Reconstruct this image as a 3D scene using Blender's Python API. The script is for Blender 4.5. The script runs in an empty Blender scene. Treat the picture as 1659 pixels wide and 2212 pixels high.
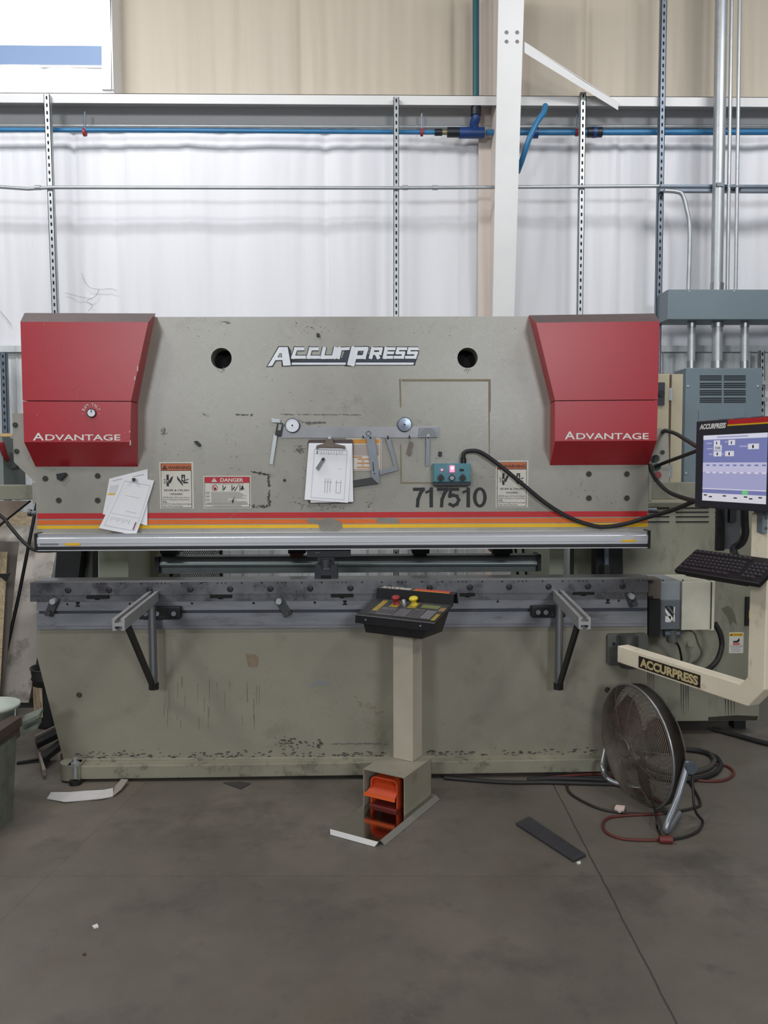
import bpy, bmesh, math, random
from mathutils import Vector, Matrix, noise
random.seed(7)
SC = bpy.context.scene
COL = SC.collection
V = Vector
# ------------------------------------------------------------------ camera
W, H = 1659.0, 2212.0
FPX = 1720.0
CAM = V((0.0, 0.0, 1.58))
YAW, TILT, ROLL = math.radians(1.1), math.radians(3.5), 0.003
FW = V((math.sin(YAW) * math.cos(TILT), math.cos(YAW) * math.cos(TILT), -math.sin(TILT)))
R0 = V((math.cos(YAW), -math.sin(YAW), 0))
U0 = R0.cross(FW)
RT = R0 * math.cos(ROLL) - U0 * math.sin(ROLL)
UP = RT.cross(FW)
cd = bpy.data.cameras.new('camera')
cam = bpy.data.objects.new('camera', cd); COL.objects.link(cam)
cam.matrix_world = Matrix(((RT.x, UP.x, -FW.x, CAM.x), (RT.y, UP.y, -FW.y, CAM.y), (RT.z, UP.z, -FW.z, CAM.z), (0, 0, 0, 1)))
cd.sensor_fit = 'VERTICAL'; cd.sensor_height = 36.0; cd.sensor_width = 27.0
cd.lens = 36.0 * FPX / H
cd.clip_start = 0.05; cd.clip_end = 100
SC.camera = cam
# ------------------------------------------------------------------ light
SC.view_settings.view_transform = 'Standard'; SC.view_settings.look = 'None'
SC.view_settings.gamma = 1.0; SC.view_settings.use_curve_mapping = False
SC.view_settings.exposure = 0.0
wd = bpy.data.worlds.new('hall_air'); SC.world = wd; wd.use_nodes = True
wd.node_tree.nodes['Background'].inputs[0].default_value = (0.86, 0.93, 1.0, 1)
wd.node_tree.nodes['Background'].inputs[1].default_value = 0.09
def area(name, loc, target, sx, sy, power, col=(1, 1, 1)):
    l = bpy.data.lights.new(name, 'AREA'); l.shape = 'RECTANGLE'; l.size = sx; l.size_y = sy
    l.energy = power; l.color = col
    o = bpy.data.objects.new(name, l); COL.objects.link(o); o.location = loc
    o.rotation_euler = (V(target) - V(loc)).to_track_quat('-Z', 'Y').to_euler()
    return o
area('high_bay_lamp', (-3.9, -1.2, 6.6), (-3.4, 2.0, 0), 0.7, 0.7, 85, (1, 0.97, 0.92))
area('high_bay_lamp', (3.9, -1.2, 6.6), (3.4, 2.0, 0), 0.7, 0.7, 70, (1, 0.97, 0.92))
area('added_wall_wash', (-2.2, 3.3, 5.3), (-2.0, 6.2, 2.5), 3.0, 0.6, 104, (0.97, 0.98, 1))  # unseen fill added to brighten the left part of the wall
area('added_wall_wash', (2.8, 3.3, 5.1), (2.5, 6.2, 2.2), 2.2, 0.6, 58, (0.97, 0.98, 1))  # matching fill, added for the right part of the wall
area('added_glare_light', (-3.4, -7.0, 3.9), (-0.9, 3.97, 2.2), 1.6, 1.2, 235, (0.92, 0.96, 1))  # unseen light added behind the camera for glare on the ram's left
area('added_glare_light', (2.7, -7.0, 3.9), (0.7, 3.97, 2.2), 1.6, 1.2, 235, (0.92, 0.96, 1))  # its added twin, for glare on the ram's right

# ------------------------------------------------------------------ pixel <-> place
def ray(px, py):
    return FW + RT * ((px - W / 2) / FPX) - UP * ((py - H / 2) / FPX)
def P(px, py, Y):
    d = ray(px, py); return CAM + d * (Y / d.y)
def G(px, py, z=0.0):
    d = ray(px, py); return CAM + d * ((z - CAM.z) / d.z)
def PL(seq, Y=None):
    return [P(a[0], a[1], a[2] if len(a) > 2 else Y) for a in seq]
YB, YW = 3.97, 6.2
YROT = Matrix.Rotation(-YAW, 3, 'Z')

# ------------------------------------------------------------------ materials
def lin(c):
    c = c / 255.0
    return c / 12.92 if c <= 0.04045 else ((c + 0.055) / 1.055) ** 2.4
def C(r, g, b): return (lin(r), lin(g), lin(b), 1)
MATS = {}
def M(name, col, rough=0.5, metal=0.0, var=0.0, vscale=3.0, bump=0.0, bscale=60.0, dirt=None, damt=0.5, dscale=4.0,
      stretch=(1, 1, 1), emit=None, estr=0.0, spec=0.5, rvar=0.0, alpha=1.0, trans=0.0, coat=0.0, dlo=0.5):
    if name in MATS: return MATS[name]
    m = bpy.data.materials.new(name); m.use_nodes = True; MATS[name] = m
    nt = m.node_tree; N = nt.nodes; L = nt.links; b = N['Principled BSDF']
    b.inputs['Base Color'].default_value = col; b.inputs['Roughness'].default_value = rough
    b.inputs['Metallic'].default_value = metal; b.inputs['Specular IOR Level'].default_value = spec
    b.inputs['Transmission Weight'].default_value = trans; b.inputs['Alpha'].default_value = alpha
    b.inputs['Coat Weight'].default_value = coat
    geo = N.new('ShaderNodeNewGeometry'); mp = N.new('ShaderNodeMapping'); L.new(geo.outputs['Position'], mp.inputs['Vector'])
    mp.inputs['Scale'].default_value = stretch
    cur = None
    if var > 0:
        n = N.new('ShaderNodeTexNoise'); n.inputs['Scale'].default_value = vscale; n.inputs['Detail'].default_value = 6
        n.inputs['Roughness'].default_value = 0.62
        L.new(mp.outputs[0], n.inputs['Vector'])
        mx = N.new('ShaderNodeMix'); mx.data_type = 'RGBA'
        mx.inputs['A'].default_value = tuple(max(0, c * (1 - var)) for c in col[:3]) + (1,)
        mx.inputs['B'].default_value = tuple(min(1, c * (1 + var)) for c in col[:3]) + (1,)
        r = N.new('ShaderNodeMapRange'); r.inputs['From Min'].default_value = 0.3; r.inputs['From Max'].default_value = 0.7
        L.new(n.outputs['Fac'], r.inputs['Value']); L.new(r.outputs[0], mx.inputs['Factor'])
        cur = mx.outputs['Result']
        if rvar > 0:
            rr = N.new('ShaderNodeMapRange'); rr.inputs['From Min'].default_value = 0.3; rr.inputs['From Max'].default_value = 0.7
            rr.inputs['To Min'].default_value = max(0, rough - rvar); rr.inputs['To Max'].default_value = min(1, rough + rvar)
            L.new(n.outputs['Fac'], rr.inputs['Value']); L.new(rr.outputs[0], b.inputs['Roughness'])
    if dirt:
        n2 = N.new('ShaderNodeTexNoise'); n2.inputs['Scale'].default_value = dscale; n2.inputs['Detail'].default_value = 9
        n2.inputs['Roughness'].default_value = 0.7
        mp2 = N.new('ShaderNodeMapping'); mp2.inputs['Location'].default_value = (3.1, 7.7, 1.3); mp2.inputs['Scale'].default_value = stretch
        L.new(geo.outputs['Position'], mp2.inputs['Vector']); L.new(mp2.outputs[0], n2.inputs['Vector'])
        r2 = N.new('ShaderNodeMapRange'); r2.inputs['From Min'].default_value = dlo; r2.inputs['From Max'].default_value = dlo + 0.16
        r2.inputs['To Max'].default_value = damt; L.new(n2.outputs['Fac'], r2.inputs['Value'])
        mx2 = N.new('ShaderNodeMix'); mx2.data_type = 'RGBA'
        mx2.inputs['B'].default_value = dirt
        if cur: L.new(cur, mx2.inputs['A'])
        else: mx2.inputs['A'].default_value = col
        L.new(r2.outputs[0], mx2.inputs['Factor']); cur = mx2.outputs['Result']
    if cur: L.new(cur, b.inputs['Base Color'])
    if bump > 0:
        n3 = N.new('ShaderNodeTexNoise'); n3.inputs['Scale'].default_value = bscale; n3.inputs['Detail'].default_value = 3
        L.new(mp.outputs[0], n3.inputs['Vector'])
        bp = N.new('ShaderNodeBump'); bp.inputs['Strength'].default_value = bump; bp.inputs['Distance'].default_value = 0.01
        L.new(n3.outputs['Fac'], bp.inputs['Height']); L.new(bp.outputs[0], b.inputs['Normal'])
    if emit:
        b.inputs['Emission Color'].default_value = emit; b.inputs['Emission Strength'].default_value = estr
    return m

paint = M('worn_grey_green_paint', C(160, 157, 147), 0.24, 0, 0.08, 2.5, 0.085, 330, C(108, 102, 92), 0.5, 5.5, rvar=0.06, dlo=0.60, spec=0.55)
bedpaint = M('dimmed_dirty_bed_paint', C(141, 136, 121), 0.5, 0, 0.12, 1.6, 0.04, 90, C(112, 106, 88), 0.6, 4.0, rvar=0.08, dlo=0.57)  # ram's paint with the bed's shade put into the colour, plus dirt noise
basepaint = M('scuffed_base_paint', C(142, 138, 120), 0.55, 0, 0.15, 3, 0.05, 90, C(60, 54, 48), 0.85, 9.0, dlo=0.55)
tankpaint = M('oily_green_paint', C(138, 136, 120), 0.5, 0, 0.14, 1.3, 0.03, 60, C(72, 78, 66), 0.7, 5.0, stretch=(1, 1, 0.35), dlo=0.54)
red = M('red_cover_paint', C(176, 32, 46), 0.34, 0, 0.07, 2, 0.012, 200)
dust = M('dusty_top_grime', C(92, 78, 76), 0.75, 0, 0.1, 8)
redstripe = M('red_stripe', C(196, 34, 40), 0.45, 0, 0.06, 8, dirt=C(120, 110, 98), damt=0.4, dscale=30, dlo=0.63)
orgstripe = M('orange_stripe', C(226, 110, 36), 0.45, 0, 0.06, 8, dirt=C(120, 110, 98), damt=0.5, dscale=25, dlo=0.62)
yelstripe = M('yellow_stripe', C(236, 186, 22), 0.45, 0, 0.06, 8, dirt=C(120, 110, 98), damt=0.5, dscale=30, dlo=0.62)
black = M('black_plastic', C(24, 24, 27), 0.45)
blackm = M('matte_black_steel', C(22, 22, 24), 0.6, 0, 0.2, 20)
rubber = M('black_rubber', C(34, 33, 34), 0.6)
white = M('white_vinyl', C(232, 230, 224), 0.5)
offwhite = M('aged_decal_white', C(216, 212, 200), 0.5, 0, 0.06, 14)
ink = M('black_ink', C(26, 25, 28), 0.5)
greyink = M('grey_print', C(120, 118, 122), 0.6)
warnorange = M('warning_orange', C(196, 104, 58), 0.5, 0, 0.06, 20)
dangred = M('danger_red', C(190, 28, 52), 0.5)
alu = M('brushed_aluminium', C(214, 216, 220), 0.32, 0.35, 0.08, 6, stretch=(0.4, 1, 30))
alum2 = M('milled_aluminium', C(172, 172, 172), 0.45, 0.6, 0.1, 14)
steel = M('dark_ground_steel', C(112, 112, 116), 0.42, 0.75, 0.22, 5, 0.03, 60, C(44, 42, 46), 0.8, 7, rvar=0.1, dlo=0.52)
steel2 = M('worn_bed_steel', C(132, 134, 140), 0.45, 0.6, 0.18, 4, 0.02, 60, C(70, 62, 58), 0.6, 6, stretch=(0.6, 1, 3), rvar=0.1, dlo=0.55)
zinc = M('galvanised_steel', C(176, 180, 182), 0.42, 0.55, 0.1, 12)
zincd = M('dull_strut_steel', C(112, 122, 134), 0.45, 0.5, 0.14, 10)
chrome = M('chrome_tube', C(170, 172, 174), 0.36, 0.8)
dchrome = M('dirty_chrome_wire', C(124, 114, 104), 0.5, 0.3, 0.25, 30)
mirror = M('polished_steel_plate', C(196, 194, 188), 0.14, 1.0, 0.05, 20, 0.02, 14)
dark = M('dark_hole', C(10, 10, 11), 0.8)
ygrey = M('gauge_grey', C(92, 98, 98), 0.45, 0.3, 0.14, 12)
gpanel = M('blue_grey_enclosure_paint', C(112, 126, 134), 0.45, 0, 0.05, 3, 0.02, 120)
cream = M('cream_arm_paint', C(242, 230, 206), 0.45, 0, 0.06, 5, dirt=C(150, 132, 110), damt=0.6, dscale=9, dlo=0.58)
beige = M('beige_cabinet_paint', C(184, 174, 148), 0.5, 0, 0.06, 4)
creambox = M('cream_junction_box', C(206, 202, 184), 0.5, 0, 0.08, 9)
whitesteel = M('white_column_paint', C(226, 225, 224), 0.5, 0, 0.05, 1.5, 0.02, 30)
pinkwhite = M('pinkish_white_paint', C(222, 210, 200), 0.55, 0, 0.04, 2)  # pinker, slightly darker white for the column's web and rear flange
girtm = M('white_girt_paint', C(214, 213, 212), 0.5, 0, 0.06, 1.2)
paper = M('white_paper', C(248, 248, 252), 0.7, 0, 0.02, 12)
bluepipe = M('blue_air_pipe', C(48, 114, 160), 0.4, 0, 0.1, 6)
bluefit = M('dark_blue_fitting', C(26, 60, 116), 0.4)
blackfit = M('black_compression_nut', C(22, 28, 36), 0.45)
tealpipe = M('teal_drop_pipe', C(40, 92, 104), 0.45, 0, 0.1, 5)
teal = M('teal_control_box', C(74, 134, 146), 0.45, 0, 0.08, 20)
orange = M('orange_pedal_paint', C(204, 76, 36), 0.45, 0, 0.08, 14)
redclip = M('red_pipe_clip', C(150, 40, 48), 0.5)
cord_red = M('red_cord_jacket', C(96, 44, 38), 0.55)
cord_blk = M('black_cord_jacket', C(40, 37, 36), 0.55)
ledred = M('red_indicator_lamp', C(255, 60, 80), 0.3, emit=(1, 0.12, 0.2, 1), estr=3.0)
ledcore = M('lit_button_core', C(255, 220, 220), 0.3, emit=(1, 0.75, 0.78, 1), estr=2.2)
glasslens = M('magnet_mirror_face', C(150, 160, 172), 0.25, 0.8)
brightlens = M('glare_and_knob_white', C(240, 242, 250), 0.5, 0.0)  # white stands in for glare on the left magnet; plain white on the tilt knob

# ------------------------------------------------------------------ mesh builder
class MB:
    def __init__(s): s.v = []; s.f = []; s.m = []; s.sm = []; s.mats = []
    def mi(s, m):
        if m not in s.mats: s.mats.append(m)
        return s.mats.index(m)
    def add(s, vs, fs, m, smooth=False):
        k = len(s.v); i = s.mi(m)
        s.v += [V(p) for p in vs]
        for f in fs:
            s.f.append([k + a for a in f]); s.m.append(i); s.sm.append(smooth)
        return s
    def box(s, a, b, m):
        x0, y0, z0 = [min(p, q) for p, q in zip(a, b)]; x1, y1, z1 = [max(p, q) for p, q in zip(a, b)]
        return s.hexa([(x0, y0, z0), (x1, y0, z0), (x1, y0, z1), (x0, y0, z1)], [(x0, y1, z0), (x1, y1, z0), (x1, y1, z1), (x0, y1, z1)], m)
    def hexa(s, a, b, m):
        n = len(a)
        fs = [list(range(n - 1, -1, -1))[::-1], [n + i for i in range(n)][::-1]]
        fs += [[i, n + i, n + (i + 1) % n, (i + 1) % n] for i in range(n)]
        return s.add(list(a) + list(b), fs, m)
    def prism(s, pts, vec, m):
        vec = V(vec); return s.hexa(pts, [V(p) + vec for p in pts], m)
    def pp(s, pxs, Y, th, m):                    # outline in the plane y = Y, given real thickness th backwards
        return s.prism(PL(pxs, Y), (0, th, 0), m)
    def rect(s, x0, y0, x1, y1, Y, th, m):
        a = P(x0, (y0 + y1) / 2, Y).x; b = P(x1, (y0 + y1) / 2, Y).x
        xm = (x0 + x1) / 2
        return s.box((a, Y, P(xm, y0, Y).z), (b, Y + th, P(xm, y1, Y).z), m)
    def obox(s, o, u, v, w, m):                  # corner + three edge vectors
        o, u, v, w = V(o), V(u), V(v), V(w)
        return s.hexa([o, o + u, o + u + v, o + v], [o + w, o + u + w, o + u + v + w, o + v + w], m)
    def cyl(s, p0, p1, r, m, seg=16, r2=None, caps=True):
        p0, p1 = V(p0), V(p1); r2 = r if r2 is None else r2
        d = (p1 - p0).normalized(); a = d.orthogonal().normalized(); b = d.cross(a)
        vs = []
        for p, q in ((p0, r), (p1, r2)):
            vs += [p + (a * math.cos(t) + b * math.sin(t)) * q for t in [2 * math.pi * i / seg for i in range(seg)]]
        s.add(vs, [[i, (i + 1) % seg, seg + (i + 1) % seg, seg + i] for i in range(seg)], m, seg > 8)
        if caps:
            s.add(vs[:seg], [list(range(seg))[::-1]], m); s.add(vs[seg:], [list(range(seg))], m)
        return s
    def tube(s, pts, r, m, seg=8, closed=False):
        pts = [V(p) for p in pts]; n = len(pts); rings = []
        a = None
        for i in range(n):
            if closed: d = pts[(i + 1) % n] - pts[i - 1]
            else: d = pts[min(i + 1, n - 1)] - pts[max(i - 1, 0)]
            d.normalize()
            if a is None: a = d.orthogonal().normalized()
            a = (a - d * a.dot(d))
            a = a.normalized() if a.length > 1e-6 else d.orthogonal().normalized()
            b = d.cross(a)
            rings.append([pts[i] + (a * math.cos(t) + b * math.sin(t)) * r for t in [2 * math.pi * k / seg for k in range(seg)]])
        vs = [p for q in rings for p in q]; fs = []
        for i in range(n if closed else n - 1):
            j = (i + 1) % n
            fs += [[i * seg + k, i * seg + (k + 1) % seg, j * seg + (k + 1) % seg, j * seg + k] for k in range(seg)]
        s.add(vs, fs, m, True)
        if not closed:
            s.add(rings[0], [list(range(seg))[::-1]], m); s.add(rings[-1], [list(range(seg))], m)
        return s
    def lathe(s, o, ax, prof, m, seg=24):       # prof: (radius, height along axis)
        o, ax = V(o), V(ax).normalized(); a = ax.orthogonal().normalized(); b = ax.cross(a); vs = []
        for r, h in prof:
            vs += [o + ax * h + (a * math.cos(t) + b * math.sin(t)) * r for t in [2 * math.pi * k / seg for k in range(seg)]]
        fs = []
        for i in range(len(prof) - 1):
            fs += [[i * seg + k, i * seg + (k + 1) % seg, (i + 1) * seg + (k + 1) % seg, (i + 1) * seg + k] for k in range(seg)]
        return s.add(vs, fs, m, True)
    def rsweep(s, pts, w, h, m, up=(0, 0, 1)):   # rectangular tube along a polyline with mitred corners
        pts = [V(p) for p in pts]; n = len(pts); side0 = None; rings = []
        dirs = [(pts[i + 1] - pts[i]).normalized() for i in range(n - 1)]
        pl = V(up)
        for i in range(n):
            d0 = dirs[max(i - 1, 0)]; d1 = dirs[min(i, n - 2)]
            t = (d0 + d1).normalized()
            u = (pl - t * pl.dot(t)); u = u.normalized() if u.length > 0.05 else u
            rings.append((pts[i], t, d1))
        vs = []
        sd = dirs[0].cross(V(up)).normalized()
        for i, (p, t, d1) in enumerate(rings):
            nrm = t.cross(sd).normalized()
            k = 1.0
            if 0 < i < n - 1:
                k = 1.0 / max(0.3, math.cos(0.5 * dirs[i - 1].angle(dirs[i])))
            vs += [p + sd * w / 2 + nrm * h / 2 * k, p - sd * w / 2 + nrm * h / 2 * k, p - sd * w / 2 - nrm * h / 2 * k, p + sd * w / 2 - nrm * h / 2 * k]
        fs = [[3, 2, 1, 0], [4 * (n - 1) + a for a in (0, 1, 2, 3)]]
        for i in range(n - 1):
            fs += [[4 * i + a, 4 * i + (a + 1) % 4, 4 * i + 4 + (a + 1) % 4, 4 * i + 4 + a] for a in range(4)]
        return s.add(vs, fs, m)
    def stroke(s, pts, w, m, to3, off):           # flat stroke of a letter, pts in 2D, to3 maps to place
        for i in range(len(pts) - 1):
            a, b = V(pts[i]).to_2d(), V(pts[i + 1]).to_2d()
            d = (b - a); L = d.length or 1; d = d / L; n = V((-d.y, d.x)) * w / 2
            e0 = d * (w / 2 if i > 0 else 0); e1 = d * (w / 2 if i < len(pts) - 2 else 0)
            q = [a - e0 + n, b + e1 + n, b + e1 - n, a - e0 - n]
            s.layer = getattr(s, 'layer', 0) + 1
            s.add([to3(p.x, p.y, off - 0.00001 * s.layer) for p in q], [[0, 1, 2, 3]], m)
        return s
    def text(s, body, O, Rv, Uv, m, offset=0.0, shear=0.0):   # lettering filling the box O, O+Rv, O+Uv
        cu = bpy.data.curves.new('lettering', 'FONT'); cu.body = body; cu.size = 1; cu.offset = offset; cu.shear = shear
        cu.resolution_u = 4; cu.fill_mode = 'FRONT'
        o = bpy.data.objects.new('lettering', cu); COL.objects.link(o)
        bpy.context.view_layer.update()
        me = bpy.data.meshes.new_from_object(o.evaluated_get(bpy.context.evaluated_depsgraph_get()))
        xs = [v.co.x for v in me.vertices]; ys = [v.co.y for v in me.vertices]
        if xs:
            x0, x1, y0, y1 = min(xs), max(xs), min(ys), max(ys)
            O, Rv, Uv = V(O), V(Rv), V(Uv)
            s.add([O + Rv * ((v.co.x - x0) / (x1 - x0)) + Uv * ((v.co.y - y0) / (y1 - y0)) for v in me.vertices],
                  [list(p.vertices) for p in me.polygons], m)
        bpy.data.objects.remove(o); bpy.data.curves.remove(cu); bpy.data.meshes.remove(me)
        return s
    def tpx(s, body, x0, yt, x1, yb, Y, m, offset=0.0, shear=0.0):
        O = P(x0, yb, Y); return s.text(body, O, P(x1, yb, Y) - O, P(x0, yt, Y) - O, m, offset, shear)
    def build(s, name, parent=None, bevel=0.0, recalc=True):
        xs = [v.x for v in s.v]; ys = [v.y for v in s.v]; zs = [v.z for v in s.v]
        if parent is None: c = V(((min(xs) + max(xs)) / 2, (min(ys) + max(ys)) / 2, min(zs)))
        else: c = V(((min(xs) + max(xs)) / 2, (min(ys) + max(ys)) / 2, (min(zs) + max(zs)) / 2))
        me = bpy.data.meshes.new(name)
        me.from_pydata([tuple(v - c) for v in s.v], [], s.f)
        for m in s.mats: me.materials.append(m)
        me.polygons.foreach_set('material_index', s.m)
        me.polygons.foreach_set('use_smooth', s.sm)
        if recalc:
            bm = bmesh.new(); bm.from_mesh(me); bmesh.ops.recalc_face_normals(bm, faces=bm.faces); bm.to_mesh(me); bm.free()
        me.update()
        o = bpy.data.objects.new(name, me); COL.objects.link(o)
        o['wc'] = 0
        WC[o.name] = c
        if parent is not None:
            o.parent = parent; o.location = c - WC[parent.name]
        else: o.location = c
        del o['wc']
        if bevel > 0:
            b = o.modifiers.new('edge', 'BEVEL'); b.width = bevel; b.segments = 2; b.limit_method = 'ANGLE'; b.angle_limit = 0.6
        return o
WC = {}
def tag(o, label, cat, group=None):
    o['label'] = label; o['category'] = cat
    if group: o['group'] = group
    return o
def thing(name, loc, label, cat, group=None):
    o = bpy.data.objects.new(name, None); COL.objects.link(o); o.location = loc; o.empty_display_size = 0.1
    WC[o.name] = V(loc); return tag(o, label, cat, group)
def struct(o): o['kind'] = 'structure'; return o
def cr(pts, n=8):
    pts = [V(p) for p in pts]; out = []
    for i in range(len(pts) - 1):
        p0, p1, p2, p3 = pts[max(i - 1, 0)], pts[i], pts[i + 1], pts[min(i + 2, len(pts) - 1)]
        for k in range(n):
            t = k / n
            out.append(0.5 * ((2 * p1) + (p2 - p0) * t + (2 * p0 - 5 * p1 + 4 * p2 - p3) * t * t + (3 * p1 - p0 - 3 * p2 + p3) * t ** 3))
    out.append(pts[-1]); return out

# ================================================================== SETTING
# floor: concrete with saw cut joints, stains
fm = bpy.data.materials.new('worn_concrete'); fm.use_nodes = True
nt = fm.node_tree; N = nt.nodes; L = nt.links; B = N['Principled BSDF']
geo = N.new('ShaderNodeNewGeometry')
def noi(scale, detail, rough=0.6, st=(1, 1, 1), loc=(0, 0, 0)):
    mp = N.new('ShaderNodeMapping'); mp.inputs['Scale'].default_value = st; mp.inputs['Location'].default_value = loc
    L.new(geo.outputs['Position'], mp.inputs['Vector'])
    n = N.new('ShaderNodeTexNoise'); n.inputs['Scale'].default_value = scale; n.inputs['Detail'].default_value = detail; n.inputs['Roughness'].default_value = rough
    L.new(mp.outputs[0], n.inputs['Vector']); return n.outputs['Fac']
def mrange(sock, a, b, c=0.0, d=1.0):
    r = N.new('ShaderNodeMapRange'); L.new(sock, r.inputs['Value'])
    for k, v in (('From Min', a), ('From Max', b), ('To Min', c), ('To Max', d)): r.inputs[k].default_value = v
    return r.outputs[0]
def mixc(fac, a, b):
    x = N.new('ShaderNodeMix'); x.data_type = 'RGBA'; L.new(fac, x.inputs['Factor'])
    for k, v in (('A', a), ('B', b)):
        if isinstance(v, tuple): x.inputs[k].default_value = v
        else: L.new(v, x.inputs[k])
    return x.outputs['Result']
c = mixc(mrange(noi(1.1, 8, 0.65), 0.32, 0.68), C(92, 86, 78), C(120, 112, 102))
c = mixc(mrange(noi(6, 8, 0.7, loc=(4, 2, 0)), 0.58, 0.75, 0, 0.55), c, C(70, 66, 61))
c = mixc(mrange(noi(1.7, 6, 0.7, loc=(2, 8, 0)), 0.54, 0.66, 0, 0.5), c, C(72, 68, 63))
c = mixc(mrange(noi(45, 4, 0.6, loc=(1, 5, 0)), 0.62, 0.72, 0, 0.3), c, C(130, 124, 114))
c = mixc(mrange(noi(2.2, 7, 0.6, st=(1, 0.5, 1), loc=(9, 1, 0)), 0.57, 0.7, 0, 0.4), c, C(104, 92, 75))
def joint(p, q, w, st=.75):
    d = (q - p); d.z = 0; d.normalize(); nx, ny = -d.y, d.x
    vm = N.new('ShaderNodeVectorMath'); vm.operation = 'DOT_PRODUCT'; L.new(geo.outputs['Position'], vm.inputs[0]); vm.inputs[1].default_value = (nx, ny, 0)
    s = N.new('ShaderNodeMath'); s.operation = 'SUBTRACT'; L.new(vm.outputs['Value'], s.inputs[0]); s.inputs[1].default_value = nx * p.x + ny * p.y
    w2 = N.new('ShaderNodeMath'); w2.operation = 'MULTIPLY_ADD'; L.new(noi(7, 3), w2.inputs[0]); w2.inputs[1].default_value = 0.012; L.new(s.outputs[0], w2.inputs[2])
    s2 = N.new('ShaderNodeMath'); s2.operation = 'SUBTRACT'; L.new(w2.outputs[0], s2.inputs[0]); s2.inputs[1].default_value = 0.006
    a = N.new('ShaderNodeMath'); a.operation = 'ABSOLUTE'; L.new(s2.outputs[0], a.inputs[0])
    return mrange(a.outputs[0], w, w * 2.2, st, 0.0)
for p, q, w, st_ in ((G(1265, 1830), G(1462, 2212), 0.0022, .75), (G(100, 1893), G(1659, 1893), 0.0012, .35), (G(265, 1740), G(0, 1990), 0.0012, .35)):
    c = mixc(joint(p, q, w, st_), c, C(52, 46, 40))
L.new(c, B.inputs['Base Color'])
L.new(mrange(noi(2, 6), 0.3, 0.7, 0.42, 0.62), B.inputs['Roughness'])
bp = N.new('ShaderNodeBump'); bp.inputs['Strength'].default_value = 0.15; bp.inputs['Distance'].default_value = 0.004
L.new(noi(30, 6), bp.inputs['Height']); L.new(bp.outputs[0], B.inputs['Normal'])
struct(MB().add([(-7, -3, 0), (7, -3, 0), (7, YW + 0.1, 0), (-7, YW + 0.1, 0)], [[0, 1, 2, 3]], fm).build('floor'))

# wall: wrinkled vinyl-faced insulation above and below the girt
ZG0, ZG1 = P(830, 240, YW).z, P(830, 205, YW - 0.24).z     # girt underside / top
def wall_disp(x, z, seams):
    d = 0.014 * noise.noise(V((x * 2.2, z * 0.18, 3.0))) + 0.013 * noise.noise(V((x * 7.0, z * 0.45, 9.0))) + 0.006 * noise.noise(V((x * 19.0, z * 0.9, 1.0)))
    d += 0.004 * abs(noise.noise(V((x * 11.0 + z * 1.1, z * 0.6, 5.0))))
    for sx in seams: d -= 0.02 * math.exp(-((x - sx - 0.01 * math.sin(z)) / 0.018) ** 2)
    return d
upins = M('dimmed_beige_vinyl', C(182, 171, 154), 0.5, 0, 0.05, 1.2, 0.10, 30, stretch=(2.5, 1, 0.25))  # weaker light on the upper wall painted in as a darker, warmer facing
loins = M('white_vinyl_insulation', C(222, 222, 226), 0.45, 0, 0.04, 1.2, 0.10, 30, stretch=(2.5, 1, 0.25))
def wall_patch(mb, x0, x1, z0, z1, m, seams, nx, nz, skip=None):
    vs = []; fs = []
    for j in range(nz + 1):
        for i in range(nx + 1):
            x = x0 + (x1 - x0) * i / nx; z = z0 + (z1 - z0) * j / nz
            vs.append((x, YW - wall_disp(x, z, seams), z))
    for j in range(nz):
        for i in range(nx):
            x = x0 + (x1 - x0) * (i + .5) / nx; z = z0 + (z1 - z0) * (j + .5) / nz
            if skip and skip[0] < x < skip[1] and skip[2] < z < skip[3]: continue
            a = j * (nx + 1) + i; fs.append([a, a + 1, a + nx + 2, a + nx + 1])
    mb.add(vs, fs, m, True)
w = MB()
ZT = 6.6
WX1 = P(244, 60, YW).x; WZ0 = P(100, 140, YW).z            # window opening
xs_ = lambda px: P(px, 300, YW).x
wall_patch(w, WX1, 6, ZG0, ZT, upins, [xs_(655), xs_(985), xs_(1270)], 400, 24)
wall_patch(w, -6, WX1, ZG0, WZ0, loins, [xs_(104)], 110, 5)
wall_patch(w, -6, 6, 0, ZG0, loins, [xs_(160), xs_(702), xs_(1000), xs_(1345)], 460, 40)
w.add([(-6, YW + .08, 0), (6, YW + .08, 0), (6, YW + .08, WZ0), (-6, YW + .08, WZ0)], [[0, 1, 2, 3]], loins)
wbo = struct(w.build('wall_back', recalc=False))
tm = M('wall_tear', C(140, 138, 138), 0.7)
for pts in ([(176, 590), (190, 618), (214, 625), (240, 624), (252, 628)], [(214, 625), (206, 640), (188, 650), (200, 660), (190, 672)], [(0, 672), (14, 688), (24, 702)], [(140, 632), (170, 640), (200, 646)]):
    MB().tube(cr(PL(pts, YW - .03), 5), .0016, tm, 4).build('tear', wbo)
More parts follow.
